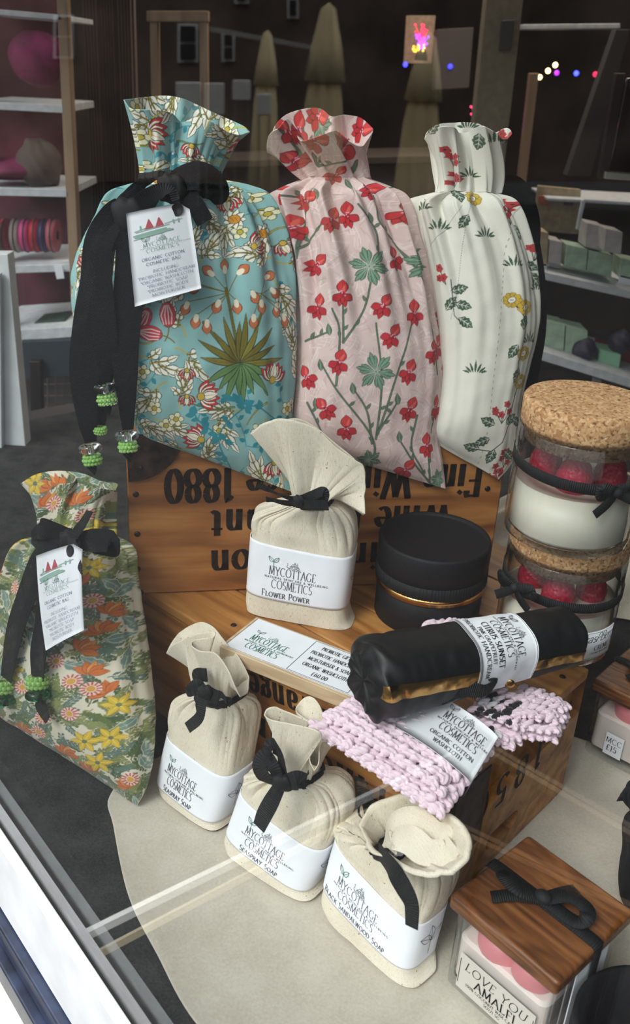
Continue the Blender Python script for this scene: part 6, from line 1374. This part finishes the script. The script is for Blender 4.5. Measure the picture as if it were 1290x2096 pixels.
for i, (x_, y_, w_, h_, m_, n_, l_) in enumerate(((1160, 500, 44, 46, gg, 'sage_box', 'sage green pleated box, leftmost on the upper right shelf'), (1206, 512, 50, 44, gg, 'sage_box', 'sage green box beside the pleated one on the upper right shelf'), (1272, 528, 50, 40, gg, 'sage_box', 'sage green box cut by the right edge of the photo'), (1202, 456, 36, 50, gy, 'stone_box', 'stone coloured card box standing behind the sage boxes'), (1240, 468, 36, 46, gy, 'stone_box', 'stone coloured card box right of its twin, behind the sage boxes'),
        (1092, 470, 32, 70, kr, 'kraft_carton', 'kraft carton standing left of the sage boxes'), (1126, 490, 26, 56, gy, 'white_carton', 'small pale carton between kraft carton and sage boxes'), (1112, 655, 46, 60, gg, 'green_packet', 'green packet standing left on the lower right shelf'), (1160, 668, 44, 60, gg, 'green_packet', 'green packet second on the lower right shelf'), (1228, 716, 44, 30, plain('mint_label', (150, 200, 165), .6), 'green_tin', 'mint labelled low tin on the lower right shelf'), (1100, 536, 24, 26, M['paper'], 'small_card', 'small white card at the left end of the upper right shelf'), (1268, 562, 26, 32, M['paper'], 'small_card', 'small white price card at the right end of the upper right shelf'))):
    Yb = (YR if y_ < 600 else YR-.1)+.06; sl = .22
    place(n_, l_, 'box' if 'card' != n_[-4:] else 'card', [('body', m_, [[(x_, y_), (x_+w_, y_+w_*sl), (x_+w_-4, y_+h_+w_*sl), (x_-4, y_+h_)]], Yb-(.05 if i == 4 else 0), .06 if 'card' != n_[-4:] else .002)])
place('glass_tray', 'clear plastic tray standing on the upper right shelf', 'tray', [('tray', glassy('clear_plastic', (215, 225, 225), .1), [[(1120, 536), (1262, 570), (1262, 586), (1120, 552)]], YR+.03, .003), ('rim', sh, [[(1196, 408), (1290, 414), (1290, 420), (1196, 414)]], YR+.02, .01), ('rim', sh, [[(1192, 410), (1200, 410), (1186, 470), (1180, 470)]], YR+.02, .01)])
blob('dark_ball', 'dark purple ball on the lower right shelf', 'ball', plain('plum', (52, 46, 64), .5), 1196, 716, YR-.04, .022, .022, .022, seed=1)
blob('dark_ball', 'dark ball behind the mint tin on the lower right shelf', 'ball', plain('plum', (52, 46, 64), .5), 1270, 700, YR-.02, .022, .022, .022, seed=3)
place('red_box', 'deep red flat box beneath the mint tin', 'box', [('body', plain('deep_red', (130, 34, 46), .5), [[(1230, 706), (1300, 722), (1298, 752), (1228, 736)]], YR+.03, .05)])
place('picture_card', 'framed card with orange flowers behind the cream bag', 'picture', [('frame', kr, [[(1102, 380), (1190, 388), (1184, 480), (1092, 472)]], 2.3, .015), ('print', plain('orange_print', (180, 90, 40), .7), [[(1104, 400), (1124, 402), (1122, 420), (1102, 418)]], 2.28, .004), ('print', plain('plum_print', (90, 40, 60), .7), [[(1156, 405), (1176, 407), (1174, 422), (1154, 420)]], 2.28, .004)])
# stands seen low through the gap on the left
place('black_stand', 'black metal stand on the shop floor left of the bags', 'stand', [('post', M['nail'], [[(60, 740), (82, 740), (90, 950), (66, 950)]], 1.8, .02), ('brace', M['nail'], [[(84, 850), (96, 846), (140, 940), (126, 944)]], 1.8, .02), ('panel', plain('petrol', (34, 46, 58), .7), [[(40, 700), (150, 696), (152, 770), (44, 778)]], 1.82, .02)])
wr_ = MB()
for x_ in range(95, 250, 17): bgq(wr_, [(x_, 740), (x_+1.6, 740), (x_+4.6, 960), (x_+3, 960)], 1.9, .003)
for y_ in range(760, 960, 24): bgq(wr_, [(90, y_+2), (250, y_), (250, y_+1.6), (90, y_+3.6)], 1.903, .003)
o = wr_.build('wire_grid', plain('grid_wire', (120, 112, 100), .5, .5)); props(o, 'wire mesh panel behind the beaded ribbons', 'grid panel')
# lights inside the shop
def bulb(px, py, Y, col_, st, r, lab, gname=None):
    c = PYY(px, py, Y); m_ = MB(); m_.sph(c, r, 8); o = m_.build('fairy_light', glow('glow_%d' % int(px), col_, st), smooth=True); props(o, lab, 'light', gname)
for px, py, c_, st, l_ in ((1105, 158, (255, 205, 130), 7, 'warm fairy light, lowest of three glowing warm bulbs'), (1122, 145, (255, 205, 130), 7, 'warm fairy light, middle of three glowing warm bulbs'), (1137, 133, (255, 205, 130), 7, 'warm fairy light, highest of three glowing warm bulbs'), (1140, 149, (150, 40, 220), 2.5, 'purple fairy light beside the warm bulbs'), (1180, 150, (50, 60, 255), 5, 'blue fairy light on the dark back wall'), (1219, 152, (220, 30, 70), 2.5, 'red fairy light right of the blue one'), (830, 132, (60, 60, 255), 3, 'tiny blue fairy light beside the glowing lamp'), (922, 136, (60, 60, 255), 2, 'faint blue fairy light between the cream bag and lamp')):
    bulb(px, py, 3.0, c_, st, .007, l_)
def fibre_lamp(px, py, Y, cols, lab, h=.12):
    t = thing('fibre_lamp', PYY(px, py+40, Y), lab, 'lamp'); b_ = np.array(ROOT[t][:3, 3])*-1
    for i, (dx_, dy_, c_) in enumerate(cols):
        m_ = MB(); rr_ = np.random.RandomState(i)
        for k in range(16):
            p = PYY(px+dx_+rr_.uniform(-14, 14), py+dy_+rr_.uniform(-12, 12), Y+rr_.uniform(-.02, .02)); m_.sph(p, .0028, 5); m_.tube([PYY(px, py+40, Y), (p+PYY(px, py+40, Y))/2+[0, 0, .02], p], .0006, 4)
        m_.build('glowing_fibres', glow('fibre_%d_%d' % (px, i), c_, 3.0), t, smooth=True)
    MB().lathe([(0, 0), (.02, 0), (.015, .02), (.008, .03), (0, .03)]).build('base', M['nail'], t, smooth=True, world=False)
place('lamp_card', 'pale card panel behind the red and yellow glowing lamp', 'panel', [('panel', kr, [[(832, 32), (892, 32), (884, 130), (826, 130)]], 3.1, .01)])
fibre_lamp(862, 84, 3.0, [(0, -22, (255, 40, 70)), (2, -4, (150, 60, 255)), (-4, 18, (255, 180, 50))], 'small lamp glowing red, violet and yellow, high behind the pink bag')
fibre_lamp(976, 240, 2.6, [(0, -10, (255, 50, 100)), (4, 4, (190, 60, 255))], 'small lamp glowing pink and violet just above the cream bag')
place('stock_box', 'grey stock box stacked against the back wall', 'box', [('body', plain('dim_grey', (92, 86, 82), .8), [[(896, 60), (970, 56), (960, 180), (890, 184)]], 3.0, .1)])
place('back_counter', 'dull brown counter along the back of the shop', 'counter', [('counter', plain('counter_brown', (74, 64, 58), .7), [[(420, 330), (900, 318), (900, 332), (420, 344)]], 2.9, .3), ('counter_front', plain('dim_brown', (74, 64, 60), .8), [[(420, 344), (900, 332), (900, 520), (420, 520)]], 2.92, .02)])
# warm area fill added deep inside to brighten the shop; no visible lamp
ld = bpy.data.lights.new('shop_fill', 'AREA'); lo = bpy.data.objects.new('shop_fill', ld); COL.objects.link(lo); ld.size = 1.2; ld.energy = 12; ld.color = (1, .88, .74)
lo.location = (.3, 2.6, 1.6)

# ------------------------------------------------------------------ the street behind the photographer, seen mirrored in the pane
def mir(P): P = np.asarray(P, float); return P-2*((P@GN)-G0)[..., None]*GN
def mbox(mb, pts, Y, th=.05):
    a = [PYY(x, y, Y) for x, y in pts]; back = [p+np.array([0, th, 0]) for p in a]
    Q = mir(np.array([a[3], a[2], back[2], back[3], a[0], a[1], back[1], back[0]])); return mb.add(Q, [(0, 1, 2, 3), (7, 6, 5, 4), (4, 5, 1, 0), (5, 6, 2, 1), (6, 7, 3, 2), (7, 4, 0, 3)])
st = MB(); stbox(st, -30, 30, -30, -.055, ZF-.1, ZF-.02); struct('pavement', st, plain('paving', (26, 26, 28), .85, var=.12, scale=5))
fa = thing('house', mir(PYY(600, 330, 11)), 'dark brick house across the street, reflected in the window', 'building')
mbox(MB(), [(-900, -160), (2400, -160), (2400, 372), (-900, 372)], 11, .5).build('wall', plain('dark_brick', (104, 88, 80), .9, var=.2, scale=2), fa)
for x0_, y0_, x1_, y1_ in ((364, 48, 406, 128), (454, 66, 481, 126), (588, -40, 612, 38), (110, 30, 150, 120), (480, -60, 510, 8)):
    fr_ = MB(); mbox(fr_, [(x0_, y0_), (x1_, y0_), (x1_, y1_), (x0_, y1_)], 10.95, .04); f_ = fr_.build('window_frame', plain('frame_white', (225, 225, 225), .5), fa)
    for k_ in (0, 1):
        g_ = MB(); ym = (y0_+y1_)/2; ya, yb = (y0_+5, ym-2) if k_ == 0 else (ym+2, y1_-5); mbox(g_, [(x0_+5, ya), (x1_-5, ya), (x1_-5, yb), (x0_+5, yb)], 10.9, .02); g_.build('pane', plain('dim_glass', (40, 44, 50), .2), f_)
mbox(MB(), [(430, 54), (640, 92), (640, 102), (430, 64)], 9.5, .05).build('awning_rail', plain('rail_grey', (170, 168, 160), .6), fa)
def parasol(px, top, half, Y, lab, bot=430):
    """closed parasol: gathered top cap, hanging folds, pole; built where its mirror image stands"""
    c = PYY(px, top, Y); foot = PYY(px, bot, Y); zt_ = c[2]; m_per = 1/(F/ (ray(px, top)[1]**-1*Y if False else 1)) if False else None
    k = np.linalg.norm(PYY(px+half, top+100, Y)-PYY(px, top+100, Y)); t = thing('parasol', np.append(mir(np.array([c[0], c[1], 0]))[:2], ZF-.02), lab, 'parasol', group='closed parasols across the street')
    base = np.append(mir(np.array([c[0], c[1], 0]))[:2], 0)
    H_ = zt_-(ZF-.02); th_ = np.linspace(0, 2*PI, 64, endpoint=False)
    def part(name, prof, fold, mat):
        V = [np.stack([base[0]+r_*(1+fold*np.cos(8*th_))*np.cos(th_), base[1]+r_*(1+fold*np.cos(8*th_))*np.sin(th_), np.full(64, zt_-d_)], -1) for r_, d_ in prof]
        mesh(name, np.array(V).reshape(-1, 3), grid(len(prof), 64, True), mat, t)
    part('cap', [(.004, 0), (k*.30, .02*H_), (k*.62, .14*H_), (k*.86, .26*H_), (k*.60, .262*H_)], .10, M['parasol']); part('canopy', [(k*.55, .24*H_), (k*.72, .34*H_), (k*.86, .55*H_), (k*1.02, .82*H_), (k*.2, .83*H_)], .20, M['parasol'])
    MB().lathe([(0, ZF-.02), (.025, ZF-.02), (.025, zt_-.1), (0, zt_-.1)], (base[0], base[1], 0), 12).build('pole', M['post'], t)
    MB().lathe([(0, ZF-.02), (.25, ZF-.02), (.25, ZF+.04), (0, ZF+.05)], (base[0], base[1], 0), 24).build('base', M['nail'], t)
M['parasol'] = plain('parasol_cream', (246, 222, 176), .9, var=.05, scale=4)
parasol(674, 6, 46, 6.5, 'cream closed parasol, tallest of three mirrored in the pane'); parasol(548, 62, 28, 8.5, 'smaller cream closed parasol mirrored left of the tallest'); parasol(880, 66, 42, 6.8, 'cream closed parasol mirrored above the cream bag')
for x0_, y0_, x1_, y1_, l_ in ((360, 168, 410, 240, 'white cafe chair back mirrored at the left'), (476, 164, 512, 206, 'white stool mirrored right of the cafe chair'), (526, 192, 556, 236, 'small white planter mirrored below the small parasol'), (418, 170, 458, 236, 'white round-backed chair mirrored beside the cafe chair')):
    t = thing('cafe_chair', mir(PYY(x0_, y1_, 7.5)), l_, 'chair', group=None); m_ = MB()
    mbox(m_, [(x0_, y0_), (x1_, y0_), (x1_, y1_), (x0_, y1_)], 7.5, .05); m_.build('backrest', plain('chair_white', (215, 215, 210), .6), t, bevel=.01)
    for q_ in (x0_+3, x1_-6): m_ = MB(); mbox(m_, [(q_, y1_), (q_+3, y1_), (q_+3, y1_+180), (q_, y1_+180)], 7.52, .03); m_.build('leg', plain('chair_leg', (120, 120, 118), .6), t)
# slim railing added outside to put mirrored light streaks low in the pane
rl = thing('added_streak_rails', mir(PZ(500, 1740, ZF-.02)), 'slim pale railing added outside to make mirrored light streaks across the front of the display', 'streak_rail')
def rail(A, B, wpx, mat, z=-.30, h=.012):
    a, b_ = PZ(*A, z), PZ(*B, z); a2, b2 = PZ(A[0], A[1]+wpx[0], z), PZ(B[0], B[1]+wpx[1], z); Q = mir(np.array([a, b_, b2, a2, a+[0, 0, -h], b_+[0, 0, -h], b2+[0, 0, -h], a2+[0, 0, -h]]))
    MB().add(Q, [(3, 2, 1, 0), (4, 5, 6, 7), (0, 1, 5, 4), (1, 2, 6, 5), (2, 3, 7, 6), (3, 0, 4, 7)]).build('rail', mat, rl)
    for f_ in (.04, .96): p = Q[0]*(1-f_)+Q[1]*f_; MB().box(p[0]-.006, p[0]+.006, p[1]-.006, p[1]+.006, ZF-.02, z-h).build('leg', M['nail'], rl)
rail((150, 1912), (940, 1530), (11, 7), plain('streak_white', (245, 245, 243), .5))
rail((185, 1950), (760, 1650), (6, 5), plain('streak_tan', (214, 200, 168), .6), -.34)
rail((1010, 1528), (1330, 1712), (9, 12), plain('streak_sand', (196, 176, 148), .6))
rail((740, 1592), (1330, 1868), (8, 12), plain('streak_rust', (180, 140, 104), .6), -.34)

GR = {'soap_pouch': 'calico soap pouches', 'cosmetic_bag': 'printed cosmetic bags', 'candle_jar': 'stacked berry candle jars', 'square_candle': 'square oak-lidded candles', 'wooden_crate': 'wooden display crates', 'ribbon_reel': 'ribbon reels on the left shelf', 'fairy_light': 'fairy lights inside the shop', 'cafe_chair': 'white cafe chairs across the street', 'sage_box': 'sage boxes on the white shelving', 'stone_box': 'stone boxes on the white shelving', 'green_packet': 'green packets on the white shelving', 'hanging_drape': 'brown drapes at the back', 'dark_ball': 'dark balls on the white shelving', 'fibre_lamp': 'glowing fibre lamps', 'folded_scarf': 'pink scarves on the left shelving', 'round_tin': 'black round tins', 'small_card': 'small white cards on the shelving'}
for o_ in COL.objects:
    k_ = o_.name.split('.')[0]
    if o_.parent is None and k_ in GR: o_['group'] = GR[k_]
